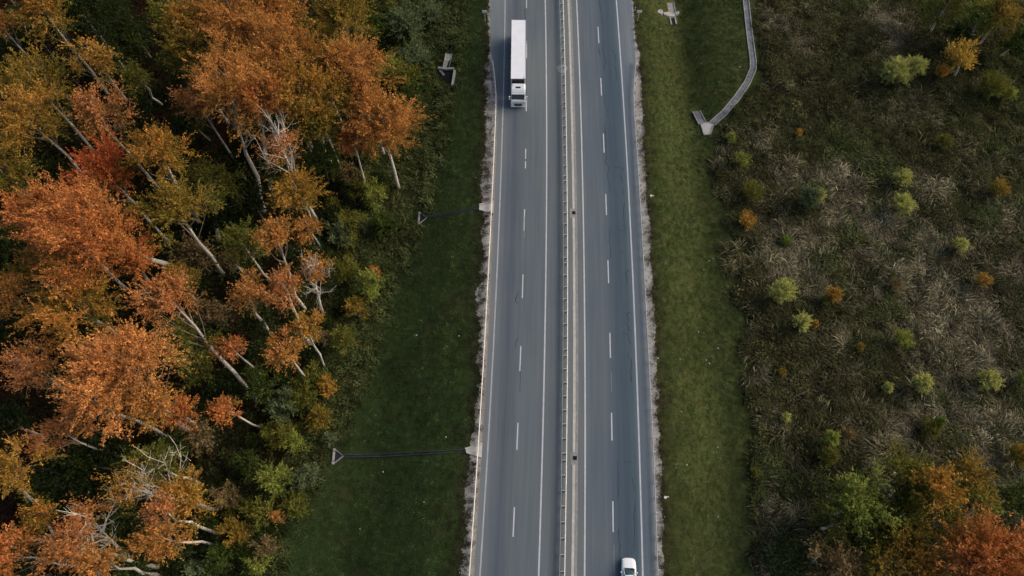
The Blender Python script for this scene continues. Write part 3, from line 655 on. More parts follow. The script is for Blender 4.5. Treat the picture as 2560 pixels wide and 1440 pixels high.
def unit(a): return a / (np.linalg.norm(a, axis=-1, keepdims=True) + 1e-9)
def foliage(C, r, rz, pal, dens=1.0, leaf=.30, upright=.25, rng=None, lo=-.6, ball=False):
    """lobes and leaf sprays; returns triangles, colours, lobe centres, twig lines"""
    c1, c2 = (np.array(PAL[pal][0]), np.array(PAL[pal][1]))
    K = int(18 + r * 5) if not ball else int(10 + 3 * r)
    i = np.arange(K) + .5; zz = 1 - (1 - lo) * i / K; ph = i * 2.39996 + rng.uniform(0, 6)
    D = np.stack([np.cos(ph) * np.sqrt(np.maximum(0, 1 - zz ** 2)), np.sin(ph) * np.sqrt(np.maximum(0, 1 - zz ** 2)), zz], 1)
    D = unit(D + rng.normal(0, .20 if not ball else .12, D.shape))
    if not ball:                                             # uneven outline: a few long boughs, a few hollows
        q_ = rng.normal(0, 1, (7, 3)); q_ = unit(q_); am = rng.uniform(-.34, .38, 7)
        big = 1 + (np.clip(D @ q_.T - .35, 0, 1) * am * 1.9).sum(1); out = rng.uniform(.22, .80, K) * np.clip(big, .5, 1.35)
        keep = rng.random(K) > .16; D, out = D[keep], out[keep]; K = len(D)
    else: out = rng.uniform(.38, .60, K)
    E = np.array([r, r, rz]); LC = C + D * E * out[:, None]; LRad = r * (rng.uniform(.26, .48, K) if not ball else rng.uniform(.42, .56, K))
    LRad = np.minimum(LRad, 2.4 + .08 * r)
    TW = 16; n = K * TW
    d = unit(np.repeat(D, TW, 0) * .65 + rng.normal(0, .50, (n, 3)) + np.array([0, 0, upright + (.30 if not ball else 0)]))
    lr = np.repeat(LRad, TW); S0 = np.repeat(LC, TW, 0) - np.repeat(D, TW, 0) * lr[:, None] * .35 + rng.normal(0, .16, (n, 3)) * lr[:, None]
    Ln = lr * (rng.uniform(.7, 1.75, n) if not ball else rng.uniform(.6, 1.5, n))
    tot = int(dens * (150 if not ball else 130) * r * (r + rz) / 2 / (leaf / .30) ** 2 * 2.1); m = max(4, tot // n)
    t = rng.uniform(.06, 1, (n, m)) ** .85; lat = rng.normal(0, 1, (n, m)) * ((.13 if not ball else .15) * lr[:, None]) * (1.12 - t)
    side = unit(np.cross(d, np.array([0, 0, 1.]) + rng.normal(0, .35, (n, 3))))
    p = S0[:, None] + d[:, None] * (Ln[:, None] * t)[..., None] + side[:, None] * lat[..., None] + rng.normal(0, .04 if not ball else .08, (n, m, 3)) * lr[:, None, None]
    p[..., 2] -= .14 * (Ln[:, None] * t ** 2)
    p = p.reshape(-1, 3); q = len(p)
    a = unit(np.repeat(d, m, 0) + rng.normal(0, .55, (q, 3))); nrm = unit(np.array([0, 0, .9]) + np.repeat(D, m * TW, 0) * .45 + rng.normal(0, .5, (q, 3)))
    bb = unit(np.cross(a, nrm)); Lf = leaf * rng.uniform(.6, 1.35, (q, 1)); Wf = Lf * rng.uniform(.45, .75, (q, 1))
    v = np.stack([p - a * Lf * .5 - bb * Wf * .5, p - a * Lf * .5 + bb * Wf * .5, p + a * Lf * .6], 1).reshape(-1, 3)
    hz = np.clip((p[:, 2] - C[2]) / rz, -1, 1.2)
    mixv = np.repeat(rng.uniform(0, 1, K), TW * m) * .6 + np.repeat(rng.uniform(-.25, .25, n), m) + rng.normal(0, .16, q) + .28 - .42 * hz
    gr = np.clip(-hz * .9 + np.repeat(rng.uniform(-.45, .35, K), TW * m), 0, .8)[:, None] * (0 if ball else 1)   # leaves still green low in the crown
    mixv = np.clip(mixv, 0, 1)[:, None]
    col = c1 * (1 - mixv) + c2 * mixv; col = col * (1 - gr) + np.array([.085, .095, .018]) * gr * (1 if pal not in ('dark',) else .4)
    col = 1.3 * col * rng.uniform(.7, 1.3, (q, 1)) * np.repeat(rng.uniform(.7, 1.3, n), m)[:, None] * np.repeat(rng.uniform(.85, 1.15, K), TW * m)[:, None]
    return v, np.clip(col, 0, 1), LC, (S0, d, Ln)
def join_fol(lst): return np.concatenate([a[0] for a in lst]), np.concatenate([a[1] for a in lst])
CROWNS = []; NAMED = []
def beside(x, y, kinds=('tree', 'shrub')):
    best = min((math.hypot(x - n_[0], y - n_[1]), n_) for n_ in NAMED if n_[3] in kinds)[1]; dx, dy = x - best[0], y - best[1]
    d_ = ('right of' if dx > 0 else 'left of') if abs(dx) > abs(dy) else ('below' if dy > 0 else 'above')
    return d_ + ' the ' + best[2]
def remember(label, x, y, kind):
    t = label.split(',')[0]
    if len(t.split()) <= 10 and 'understorey' not in t and 'low shrub' not in t: NAMED.append((x, y, t, kind))
def tree(label, cx, cy, rpx, zc, pal, dens=1.0, base=None, group='trees of the autumn wood', flat=1.05, bark=None, twigs=None, leaf=.225, name='beech_tree'):
    rng = np.random.default_rng(abs(hash((cx, cy, 3))) % 2 ** 31); CROWNS.append((cx, cy, rpx)); remember(label, cx, cy, 'tree')
    zg = float(PG(cx, cy)[2])
    C = P(cx, cy, zg + zc); zg = float(GZ(C[0], C[1])); C = P(cx, cy, zg + zc); r = rpx * mpp(C) * 1.1
    B = PG(*base) if base else np.array([C[0] + rng.normal(0, .6), C[1] + rng.normal(0, .6), 0]); B[2] = float(GZ(B[0], B[1])) - .2
    rz = r * flat
    e = empty(name, B, label=label, cat='tree', group=group); o0 = rel(e)
    v, col, LC, (S0, d, Ln) = foliage(C, r, rz, pal, dens, leaf=leaf, rng=rng, lo=-.2 if base else -.6)
    f = np.arange(len(v)).reshape(-1, 3)
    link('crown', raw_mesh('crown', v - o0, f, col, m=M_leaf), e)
    m = bark or M_bark
    tr_ = max(.13, min(.36, .10 + r * .032)) * (1.2 if base else .9); top = C + np.array([0, 0, rz * .55]); H = top - B
    ts = [0, .12, .3, .5, .7, .88, 1]; bend = rng.normal(0, .009 * np.linalg.norm(H), (len(ts), 3)); bend[0] = bend[-1] = 0; bend[:, 2] = 0
    tp = [B + H * t + bend[i] * (1 if i > 1 else .2) - np.array([0, 0, 0]) for i, t in enumerate(ts)]
    MB().tube([q - o0 for q in tp], [tr_ * 1.25, tr_, tr_ * .9, tr_ * .78, tr_ * .55, tr_ * .3, .03], 8).build('trunk', m, e, smooth=True)
    mb = MB(); fan = dens < .5
    if fan:
        hu = H / np.linalg.norm(H); hl = np.linalg.norm(H)
        for q in range(13):
            t = rng.uniform(.42, .85); k = np.interp(t, ts, np.arange(len(ts))); i0 = int(k); a0 = tp[i0] + (tp[min(i0 + 1, len(tp) - 1)] - tp[i0]) * (k - i0)
            dd = unit(hu + rng.normal(0, .38, 3)); Lb = hl * rng.uniform(.22, .42) * (1.25 - .5 * t); pts = [a0]
            for w_ in range(4): dd = unit(dd + rng.normal(0, .12, 3) + np.array([0, 0, .10])); pts.append(pts[-1] + dd * Lb / 4)
            mb.tube([p_ - o0 for p_ in pts], [.12, .09, .065, .04, .012], 5, cap=False)
            for w_ in (1, 2, 2, 3, 3):
                d2 = unit(dd + rng.normal(0, .45, 3)); p2 = pts[w_]; L2 = Lb * rng.uniform(.25, .5)
                mb.tube([p2 - o0, p2 + d2 * L2 * .5 - o0 + rng.normal(0, .1, 3), p2 + unit(d2 + [0, 0, .25]) * L2 - o0], [.05, .032, .01], 3, cap=False)
                for _ in range(2):
                    d3 = unit(d2 + rng.normal(0, .6, 3)); p3 = p2 + d2 * L2 * rng.uniform(.3, .9)
                    mb.tube([p3 - o0, p3 + d3 * L2 * .45 - o0], [.022, .008], 3, cap=False)
    for lc in ([] if fan else LC):
        if rng.random() > (.9 if dens < .5 else .42): continue
        hh = max(.5, min(.93, ((lc[2] - B[2]) / H[2]) - .12 - .22 * np.linalg.norm(lc[:2] - C[:2]) / r)); k = np.interp(hh, ts, np.arange(len(ts))); i0 = int(k); a0 = tp[i0] + (tp[min(i0 + 1, len(tp) - 1)] - tp[i0]) * (k - i0)
        mid = a0 * .5 + lc * .5 + np.array([0, 0, -.06 * np.linalg.norm(lc - a0)]) + rng.normal(0, .2, 3)
        mb.tube([a0 - o0, mid - o0, lc - o0], [tr_ * .30, tr_ * .18, .03], 4, cap=False)
    tw = twigs if twigs is not None else (0 if dens < .5 else (.16 if dens < .76 else .05))
    for i in range(len(S0)):
        if rng.random() < tw:
            a0 = S0[i] - d[i] * Ln[i] * (.3); b0 = S0[i] + d[i] * Ln[i] * (1.1 if dens < .6 else .8); mid = (a0 + b0) / 2 + rng.normal(0, .12, 3)
            mb.tube([a0 - o0, mid - o0, b0 - o0], [.04, .028, .010], 3, cap=False)
    mb.build('branches', m if dens < .5 or bark else M_bough, e)
    return e
def bush(label, cx, cy, rpx, pal, h=None, dens=1.0, group=None, name='shrub', leaf=.19, flat=1.0, ball=True):
    rng = np.random.default_rng((cx * 7919 + cy * 31) % 2 ** 31); remember(label, cx, cy, 'shrub')
    p0 = PG(cx, cy); r = rpx * mpp(p0) * 1.02; hz = h or r * 1.0
    C = P(cx, cy, p0[2] + hz); B = np.array([C[0], C[1], float(GZ(C[0], C[1])) - .1]); C[2] = B[2] + .1 + hz
    e = empty(name, B, label=label, cat='bush', group=group); o0 = rel(e)
    v, col, LC, _ = foliage(C, r, max(hz * .95, r * .7) * flat, pal, dens, leaf=leaf, upright=.5, rng=rng, lo=-.5, ball=ball)
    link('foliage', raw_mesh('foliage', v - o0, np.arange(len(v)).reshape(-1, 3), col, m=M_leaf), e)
    mb = MB()
    for lc in LC: mb.tube([B - o0 + rng.normal(0, .1, 3) * [1, 1, 0], (B + lc) / 2 - o0 + rng.normal(0, .1, 3), lc - o0], [.06, .04, .02], 4, cap=False)
    mb.build('stems', M_barkd, e)

# ------------------------------------------------------------------ the wood on the left (crown spot, size, height of crown, leaf colour)
T_ = tree
T_('orange crown at the very top left corner of the wood', 110, 22, 72, 20, 'orol')
T_('small rusty crown cut by the left edge beneath the corner tree', -5, 60, 45, 19, 'orange')
T_('dim green tree filling the dark gap right of the corner tree', 215, 50, 105, 13, 'dark')
T_('dark tree with thin leaning trunks near the top left corner', 70, 130, 75, 10, 'dark', .8, (150, 245))
T_('slim pale orange tree leaning out over a dark hollow', 250, 160, 52, 20, 'yelor', .75, (342, 290), flat=1.5)
T_('small olive tree right of the slim pale orange one', 348, 200, 46, 17, 'olive', .8, (405, 262))
T_('olive orange crown on the left, above the wide yellow-olive one', 100, 215, 82, 19, 'olor')
T_('wide yellow-olive crown on the left edge', 75, 312, 92, 20, 'yelor', .9)
T_('spiky pinkish orange crown left of the tall bare stems', 242, 285, 72, 21, 'salmon', .75)
T_('deep red crown, the reddest in the wood', 262, 432, 84, 20, 'red')
T_('olive crown at the left edge level with the deep red tree', 22, 440, 68, 17, 'olor')
T_('tall orange crown with olive lower leaves right of the deep red tree', 405, 385, 82, 21, 'orol', .9, (500, 560), flat=1.5)
T_('bright orange-red crown, left shoulder of the great one', 105, 535, 82, 23, 'redor')
T_('great orange-red crown, the broadest of the upper wood', 240, 600, 140, 22, 'redor', 1.0, (490, 700))
T_('fiery lobe crown leaning on the lower side of the great orange-red one', 335, 650, 65, 19, 'redor', .9, (400, 735))
T_('olive orange crown with pale forked trunks in the middle of the wood', 440, 525, 85, 20, 'olor', .9, (560, 688))
T_('dim green understorey tree right of the forked pale trunks', 545, 470, 70, 9, 'olive', .8, (548, 612))
T_('orange crown at the top edge, left part of the long canopy', 475, 60, 85, 21, 'orol')
T_('orange-brown crown under the top edge canopy', 470, 130, 70, 19, 'olor')
T_('bright orange crown at the top edge, middle of the long canopy', 590, 50, 95, 22, 'orange')
T_('russet crown at the top edge beside the olive one', 700, 25, 75, 21, 'orange')
T_('wide orange crown at the centre of the long canopy', 690, 140, 100, 21, 'orange')
T_('salmon orange crown above two long white trunks', 590, 230, 105, 22, 'orange', .95, (662, 535), flat=1.15)
T_('ragged orange crown standing left of the two white trunks', 500, 260, 55, 20, 'salmon', .9)
T_('orange crown with a forked white trunk beside the bare tree', 655, 255, 62, 21, 'redor', .85, (678, 490))
T_('olive and gold crown in the right half of the long canopy', 770, 235, 92, 20, 'orol')
T_('orange-red crown at the right end of the long canopy', 878, 175, 90, 19, 'orange')
T_('orange crown between the long canopy and the one nearest to the road', 915, 250, 68, 17, 'orange')
T_('olive gold crown inside the right half of the long canopy', 800, 165, 72, 19, 'orol')
T_('olive green crown below the long canopy', 800, 300, 72, 16, 'olor')
T_('big orange crown nearest to the road, hanging over the grass slope', 962, 325, 100, 16, 'orange', 1.05)
T_('orange lobe crown on the lower left of the one nearest to the road', 885, 350, 55, 14, 'redor', .9)
T_('olive yellow crown at the top edge beside the shrubby margin', 855, 45, 80, 18, 'olor')
T_('small gold crown squeezed between top edge canopy and margin', 780, 90, 45, 17, 'olive')
T_('nearly bare tree with fanned white branches and pinkish remains of leaves', 705, 380, 66, 19, 'salmon', .20, (800, 566), flat=1.5)
T_('yellow-orange crown in front of the bare white tree', 745, 480, 68, 13, 'yelor', .9, flat=1.3)
T_('yellow-orange lower crown at the foot of the bare white tree', 770, 565, 42, 8, 'orange', .9)
T_('flat orange crown in the centre of the wood above the narrow ones', 690, 590, 58, 20, 'orange', .8, (770, 790))
T_('olive green crown left of the flat orange one', 605, 610, 58, 15, 'olive')
T_('narrow salmon crown with pale leaning trunk, left one of the pair', 625, 740, 55, 17, 'orange', .65, (678, 840), flat=1.7)
T_('narrow salmon crown with thin twigs, right one of the pair', 712, 725, 55, 18, 'salmon', .6, (790, 880), flat=1.8)
T_('golden round crown at the lower right of the narrow salmon pair', 768, 815, 45, 14, 'yelor', .9)
T_('almost leafless tree with grey twigs at the edge of the wood', 790, 685, 52, 13, 'orange', .30, (812, 800), flat=1.6)
T_('round salmon crown in the lower middle of the wood', 702, 880, 50, 15, 'orange', .85)
T_('small rust crown left of the round salmon one', 580, 870, 42, 14, 'redor', .7)
T_('thin pinkish sprays low beside the rust crown', 575, 650, 35, 11, 'brown', .6)
T_('broad olive orange crown under the great orange-red one', 195, 765, 112, 20, 'orol')
T_('orange crown cut by the left edge at mid height', 15, 735, 62, 20, 'orange')
T_('olive crown wedged between the left edge and the great crown', 70, 680, 58, 16, 'olor')
T_('pale salmon crown along a long white trunk', 425, 745, 78, 19, 'salmon', .7, (650, 1008), flat=1.3)
T_('olive-gold crown right beside the long white trunk', 445, 705, 52, 14, 'olor', .9)
T_('dull olive crown under the pale salmon one', 450, 850, 72, 13, 'olive')
T_('largest bright orange crown of the wood, round and dense', 310, 905, 122, 23, 'bright', 1.1, (520, 1116))
T_('dense orange crown fused to the lower side of the largest one', 235, 1005, 100, 21, 'bright', 1.05)
T_('orange-brown crown at the right foot of the largest one', 375, 1010, 68, 19, 'orange', .95)
T_('thin brownish pink crown left of the largest bright one', 82, 925, 74, 20, 'salmon', .6)
T_('dark green tree at the left edge below mid height', 15, 1050, 62, 10, 'dark')
T_('combed brown crown leaning left in a dark gap', 145, 1085, 62, 18, 'salmon', .75, flat=.8)
T_('rust crown crossed by a white branch right of the largest one', 455, 1035, 50, 13, 'redor', .9, (520, 1090))
T_('small fox-red crown alone at the inner edge of the wood', 560, 1025, 46, 12, 'redor', .95)
T_('olive gold crown on the left edge in the lower wood', 30, 1180, 70, 20, 'yelor', .95, (120, 1290))
T_('dull green crown behind the bare white branches', 385, 1165, 62, 13, 'olive')
T_('bare crown of long white branches fanning to the left', 330, 1215, 62, 19, 'orol', .22, (520, 1270), flat=1.0)
T_('golden crown around the middle of a white trunk in the lower wood', 470, 1245, 66, 15, 'yelor', .9, (548, 1275))
T_('orange-brown crown hanging down at the lower margin of the wood', 400, 1350, 68, 17, 'orange', .9)
T_('salmon crown with twisted white branch over the lower trunks', 405, 1275, 52, 19, 'salmon', .6, (545, 1336))
T_('twiggy purplish crown near the bottom edge', 215, 1290, 56, 20, 'salmon', .38, (330, 1400), flat=1.3)
T_('wide salmon crown with white boughs at the bottom of the wood', 175, 1365, 78, 21, 'salmon', .65, (400, 1420))
T_('orange crown over a thick white trunk at the bottom edge', 260, 1400, 60, 20, 'orange', .8, (400, 1440))
T_('olive orange crown above the bottom left corner', 100, 1290, 52, 19, 'orol', .9, (180, 1370))
T_('rust crown in the bottom left corner', 15, 1390, 66, 21, 'redor', .9)
T_('orange-brown crown beneath the bottom left olive gold one', 60, 1340, 45, 18, 'orange', .8)
DG = 'dim understorey trees'
UT = lambda pl, x, y: {'dark': 'dark', 'green': 'green', 'olive': 'olive', 'brown': 'brownish'}[str(pl)] + ' understorey tree ' + beside(x, y, ('tree',))
for q, h_, r_, pl in (((330, 90), 8, 70, 'dark'), ((20, 590), 10, 70, 'green'), ((470, 310), 7, 55, 'dark'), ((600, 400), 7, 55, 'dark'), ((560, 540), 6, 40, 'dark'), ((745, 640), 7, 45, 'dark'), ((480, 640), 7, 60, 'brown'), ((640, 800), 7, 50, 'dark'),
        ((500, 920), 7, 55, 'olive'), ((40, 830), 8, 70, 'dark'), ((280, 1120), 9, 70, 'dark'), ((140, 1180), 9, 65, 'dark'), ((200, 1230), 8, 60, 'dark'), ((440, 1110), 6, 45, 'green'), ((300, 1290), 9, 50, 'green'), ((350, 1340), 8, 50, 'dark'), ((120, 450), 9, 70, 'dark'),
        ((330, 1420), 8, 50, 'green'), ((110, 640), 8, 60, 'dark'), ((700, 430), 7, 50, 'olive'), ((860, 240), 8, 60, 'green'), ((340, 320), 7, 50, 'dark'), ((810, 400), 9, 55, 'green'), ((700, 330), 9, 60, 'green'), ((530, 780), 8, 55, 'brown'), ((800, 120), 10, 50, 'green'), ((40, 1440), 10, 60, 'dark'), ((740, 310), 12, 50, 'olive')):
    tree(UT(pl, *q), q[0], q[1], r_, h_ * .85, pl, .8, None, DG, bark=M_barkd, twigs=.05, name='understorey_tree', leaf=.34)

def PX(p):
    v_ = np.array(p) - np.array([0, 0, CAMH]); dz_ = v_[1] * math.sin(TILT) - v_[2] * math.cos(TILT)
    return 1280 + FPX * v_[0] / dz_, 720 - FPX * (v_[1] * math.cos(TILT) + v_[2] * math.sin(TILT)) / dz_
gf = np.random.default_rng(77)
for yy in np.arange(6, 108, 7.2):
    for xx in np.arange(-92, -16, 7.2):
        x_, y_ = xx + gf.uniform(-2.5, 2.5), yy + gf.uniform(-2.5, 2.5)
        if x_ > fe(y_) - 7: continue
        z_ = gf.uniform(4, 7.5); a_, b_ = PX((x_, y_, GZ(x_, y_) + z_)); pl = gf.choice(['dark', 'green', 'olive', 'dark', 'brown'], p=[.62, .12, .08, .13, .05])
        if gf.random() < .25 or not (-40 < a_ < 1100 and -40 < b_ < 1480): continue
        if any(math.hypot(a_ - c_[0], b_ - c_[1]) < c_[2] * .6 for c_ in CROWNS): continue
        tree(UT(pl, a_, b_), int(a_), int(b_), gf.uniform(34, 52), z_, pl, .8, None, DG, bark=M_barkd, twigs=.03, name='understorey_tree', leaf=.34)
# shrubs along the margin of the wood
SG = 'shrubs along the margin of the wood'
B_ = lambda lb, x, y, r, pal, h=None, d=1.0: bush(lb, x, y, r, pal, h, d * 1.1, SG, ball=False)
B_('grey-green willow shrub near the top edge, left of the grass slope', 1015, 60, 62, 'grgreen', 3.5)
B_('pale straw green shrub at the top edge nearest to the road', 1075, 35, 45, 'grgreen', 2.2, .8)
B_('dark shrub behind the grey-green willow', 940, 70, 50, 'green', 3)
B_('tall grey-green shrub below the willow', 1035, 145, 52, 'grgreen', 2.6)
B_('yellow-green shrub left of the culvert outlet', 975, 170, 42, 'ygreen', 4)
B_('olive shrub between the yellow-green one and the nearest orange tree', 1020, 200, 45, 'olive', 3)
B_('dark green shrub under the right side of the nearest orange tree', 1020, 255, 38, 'green', 3)
B_('olive shrub below the crown nearest to the road', 905, 470, 38, 'olive', 3)
B_('yellow-olive shrub below the nearest orange crown, rounder one', 935, 490, 36, 'ygreen', 3, .8)
B_('brownish shrub at the foot of the nearest orange crown', 870, 440, 34, 'brown', 4)
B_('dark green shrub level with the upper drain chute', 960, 560, 45, 'green', 2.5)
B_('dull olive shrub left of the one level with the upper chute', 880, 560, 42, 'olive', 4)
B_('grey green shrub at the edge beside the leafless tree', 850, 590, 36, 'grgreen', 4)
B_('olive shrub right of the leafless tree', 860, 680, 44, 'olive', 4)
B_('olive shrub with a red-orange top halfway down the margin', 925, 715, 42, 'ygreen', 4, .9)
B_('small red-orange shrub topping the olive one halfway down the margin', 938, 682, 16, 'redor', 3.5)
B_('loose olive gold shrub under the red-topped one', 890, 770, 38, 'olor', 3.5)
B_('olive shrub right of the golden round tree', 860, 850, 40, 'olive', 3.5)
B_('rusty brown shrub between golden tree and margin', 810, 845, 26, 'brown', 3)
B_('gold-tipped shrub halfway between the two chutes', 822, 970, 30, 'yelor', 3)
B_('olive shrub under the gold-tipped one', 800, 1040, 44, 'olor', 3)
B_('dark leafy shrub by the base of the long white trunk', 715, 1010, 46, 'grgreen', 4)
B_('olive shrub right below the long white trunk', 760, 1000, 40, 'olive', 4)
B_('brown green shrub above the lower chute outlet', 790, 950, 40, 'olive', 3)
B_('green shrub on the dark floor left of the lower chute', 690, 1085, 44, 'olive', 4)
B_('yellowish shrub above the bright yellow-green one', 740, 1105, 30, 'ygreen', 3)
B_('bright yellow-green shrub, the brightest of the margin', 688, 1195, 44, 'ygreen', 5, 1.1)
B_('smoky grey-green shrub left of the lower chute outlet', 770, 1190, 42, 'grgreen', 3)
B_('small grey-green shrub just above the lower chute outlet', 826, 1095, 24, 'grgreen', 1.8)
B_('narrow rusty shrub at the inner margin low in the wood', 572, 1240, 34, 'brown', 5)
B_('olive shrub under the bright yellow-green one', 660, 1290, 44, 'olive', 4)
B_('orange shrub pair top near the bottom of the margin', 692, 1290, 20, 'orange', 4)
B_('green shrub near the bottom edge by the white trunks', 600, 1330, 42, 'olor', 4)
B_('rusty brown shrub near the bottom edge by the grass', 672, 1370, 34, 'brown', 3.5)
B_('light green shrub at the bottom edge of the margin', 645, 1415, 34, 'ygreen', 3, .9)
B_('dark green shrub at the bottom edge under the orange-brown crown', 545, 1395, 46, 'green', 4)
B_('speckled green shrub at the bottom edge by the dark gap', 500, 1425, 36, 'grgreen', 4)
B_('olive shrub in the lower margin beside the dark floor', 620, 1165, 40, 'green', 4)
B_('dull green shrub low in the margin beside the grass slope', 735, 1270, 40, 'olive', 2.5)

gm_ = np.random.default_rng(19)
for yy in np.arange(5, 106, 2.7):
    for off_ in (gm_.uniform(-9, -5.5), gm_.uniform(-5, -1.5)):
        x_, y_ = float(fe(yy)) + off_, yy + gm_.uniform(-1, 1); a_, b_ = PX((x_, y_, GZ(x_, y_) + 1.5)); pl = gm_.choice(['dark', 'green', 'olive', 'grgreen'], p=[.3, .35, .25, .1])
        if -20 < b_ < 1460: bush({'dark': 'dark', 'green': 'green', 'olive': 'olive', 'grgreen': 'grey-green'}[str(pl)] + ' low shrub ' + beside(a_, b_), int(a_), int(b_), gm_.uniform(20, 34), pl, gm_.uniform(1.3, 2.6), .9, 'low shrubs of the thicket', leaf=.24)
# ------------------------------------------------------------------ right side: field bushes and trees
FG = 'bushes scattered over the weedy field'
F_ = lambda lb, x, y, r, pal, h=None, d=1.0: bush(lb, x, y, r, pal, h, d, FG, leaf=.15)
F_('large yellow-green willow bush with two tops near the upper right', 2240, 180, 40, 'pale', 3.4, 1.2)
F_('yellow-green right half of the two-topped willow bush', 2285, 170, 32, 'pale', 3.6, 1.2)
T_('golden orange young tree with spiky top in the upper right field', 2400, 152, 40, 4.2, 'yellow', .9, (2385, 190), 'young trees in the field', flat=1.2, name='young_tree', leaf=.22)
F_('golden low side growth left of the spiky golden tree', 2355, 178, 20, 'yelor', 1.6)
F_('olive bush below right of the golden tree', 2480, 215, 45, 'olive', 2.6)
F_('small olive bush under the golden tree', 2520, 235, 25, 'ygreen', 2)
F_('small pale green bush right of centre, upper of the close pair', 2256, 444, 27, 'pale', 2.2, 1.2)
F_('small pale green bush right of centre, lower of the close pair', 2257, 510, 32, 'pale', 2.6, 1.2)
F_('round blue-green willow bush at the left of the field', 2028, 493, 36, 'grgreen', 2.8, 1.2)
F_('pale green right flank of the blue-green willow bush', 2045, 490, 22, 'pale', 2.8, 1.2)  # second bush in lighter leaves paints the lit side of the willow
F_('small pale green ball bush at the right of the field', 2401, 612, 22, 'pale', 2.0, 1.2)
F_('large round straw-green bush, largest on the left of the field', 1956, 727, 36, 'pale', 3.2, 1.2)
F_('golden yellow bush right of the large straw-green one', 2084, 738, 25, 'yelor', 2.2)
F_('low olive growth at the left of the golden yellow bush', 2062, 752, 16, 'olive', 1.2)
F_('round straw-green bush below the largest one', 2003, 806, 27, 'pale', 2.4, 1.2)
F_('tiny golden bush touching the straw-green one', 2037, 810, 12, 'yelor', 1.2)
F_('olive green bush in the middle of the lower field', 2256, 850, 29, 'ygreen', 2.2)
F_('yellow-green bush in the lower field with dry grass round it', 2305, 957, 29, 'pale', 2.4, 1.2)
F_('small yellow-green bush left of the one in dry grass', 2219, 969, 17, 'pale', 1.5, 1.1)
F_('yellow-green bush near the right edge of the lower field', 2472, 950, 33, 'pale', 2.5, 1.2)
F_('pale bush at the right edge beside the near yellow-green one', 2560, 945, 26, 'ygreen', 2)
F_('tiny yellow-green ball bush at the foot of the verge', 1965, 1045, 15, 'pale', 1.3, 1.2)
F_('sparse orange bush at the edge of the verge', 1868, 550, 29, 'yelor', 1.6, .7)
F_('small lime bush among dry grass', 1965, 602, 18, 'lime', 1.2)
F_('thin rusty sapling in the lower field', 2150, 868, 14, 'olor', 1.4, .8)
F_('tiny orange and green sapling below the channel basin', 1997, 332, 13, 'yelor', 1.2)
F_('olive gold bush at the edge of the verge, upper one', 1852, 400, 26, 'ygreen', 1.5, .8)
F_('olive bush at the edge of the verge, lower one', 1880, 480, 34, 'olive', 1.6, .8)
F_('small dry green bush next to the channel basin', 1828, 345, 18, 'ygreen', 1.2, .8)
F_('dull green bush in the upper right of the field', 2360, 356, 26, 'olive', 1.8, .9)
F_('dark bush with a lime top in the lower right of the field', 2330, 1070, 30, 'olive', 1.8)
F_('lime top of the dark bush in the lower right', 2348, 1055, 16, 'lime', 2.4)
F_('ragged gold bush near the right edge', 2458, 700, 26, 'yelor', 1.8, .6)
F_('faint brown-orange bush amid pale dry grass', 2240, 710, 24, 'brown', 1.4, .7)
F_('small orange-brown bush at the lower foot of the verge', 1956, 932, 14, 'olor', 1.2, .8)
F_('olive gold bush at the right edge, upper half', 2498, 470, 30, 'olor', 1.8, .7)
F_('yellow-olive bush on the left of the lower trees', 2078, 1095, 26, 'ygreen', 2.6)
F_('olive bush under the yellow-olive one', 2070, 1140, 30, 'olive', 2.2)
F_('brown bush right of the yellow-olive one', 2120, 1085, 22, 'brown', 1.6, .8)
F_('olive bush at the right edge of the lower field', 2548, 1140, 34, 'olor', 2.6)
F_('faint green bush on the verge foot near the bottom', 1890, 1180, 18, 'olive', 1.0, .6)
RG = 'trees in the upper right corner'
for lb, x, y, r, z, pl in (('olive tree at the top edge, left one of the upper right corner', 2360, 20, 50, 6, 'olive'), ('dull olive tree in the upper right corner', 2500, 40, 55, 7, 'olor'), ('grey-green tree between the two olive corner trees', 2445, 45, 45, 6, 'ygreen'),
        ('dark low tree under the corner trees', 2395, 95, 45, 4, 'dark'), ('dark low tree at the right edge below the corner', 2545, 110, 45, 4, 'green')):
    T_(lb, x, y, r, z, pl, 1.0, None, RG, name='field_tree', leaf=.26)
LG = 'trees of the lower right grove'
for lb, x, y, r, z, pl, d in (('bright green tree at the left of the lower right grove', 2140, 1255, 70, 9, 'ygreen', 1.0), ('olive base crown under the bright green tree', 2090, 1310, 52, 6, 'olive', .9), ('dark olive crown at the top of the lower right grove', 2270, 1200, 75, 9, 'olive', 1.0),
        ('golden orange crown in the middle of the lower right grove', 2340, 1225, 58, 13, 'yelor', 1.0), ('olive gold crown on the right shoulder of the grove', 2420, 1195, 58, 9, 'olor', 1.0), ('small yellow-olive crown right of the golden one', 2465, 1265, 30, 8, 'ygreen', .9),
        ('glowing orange-red crown in the bottom right corner, the largest there', 2455, 1405, 108, 14, 'redor', 1.1), ('second orange-red crown cut by the bottom right corner', 2555, 1405, 72, 14, 'redor', 1.1), ('orange-brown crown left of the glowing one', 2280, 1345, 58, 10, 'olor', 1.0),
        ('dull olive crown below the golden one', 2240, 1290, 70, 8, 'olive', .9), ('brown-olive round crown at the bottom edge', 2085, 1420, 68, 7, 'brown', 1.0), ('olive gold crown at the bottom edge beside the brown one', 2200, 1420, 60, 9, 'olor', .9), ('dark green crown at the right edge of the grove', 2540, 1240, 45, 7, 'green', .8), ('olive crown filling the grove between green and glowing trees', 2190, 1345, 62, 7, 'olive', .9), ('olive crown between the golden and the glowing grove trees', 2350, 1295, 60, 8, 'olive', .9), ('rusty olive crown at the bottom edge of the grove', 2310, 1420, 62, 10, 'orol', .9)):
    T_(lb, x, y, r * 1.1, z * .9, pl, d, None, LG, name='grove_tree', leaf=.25)

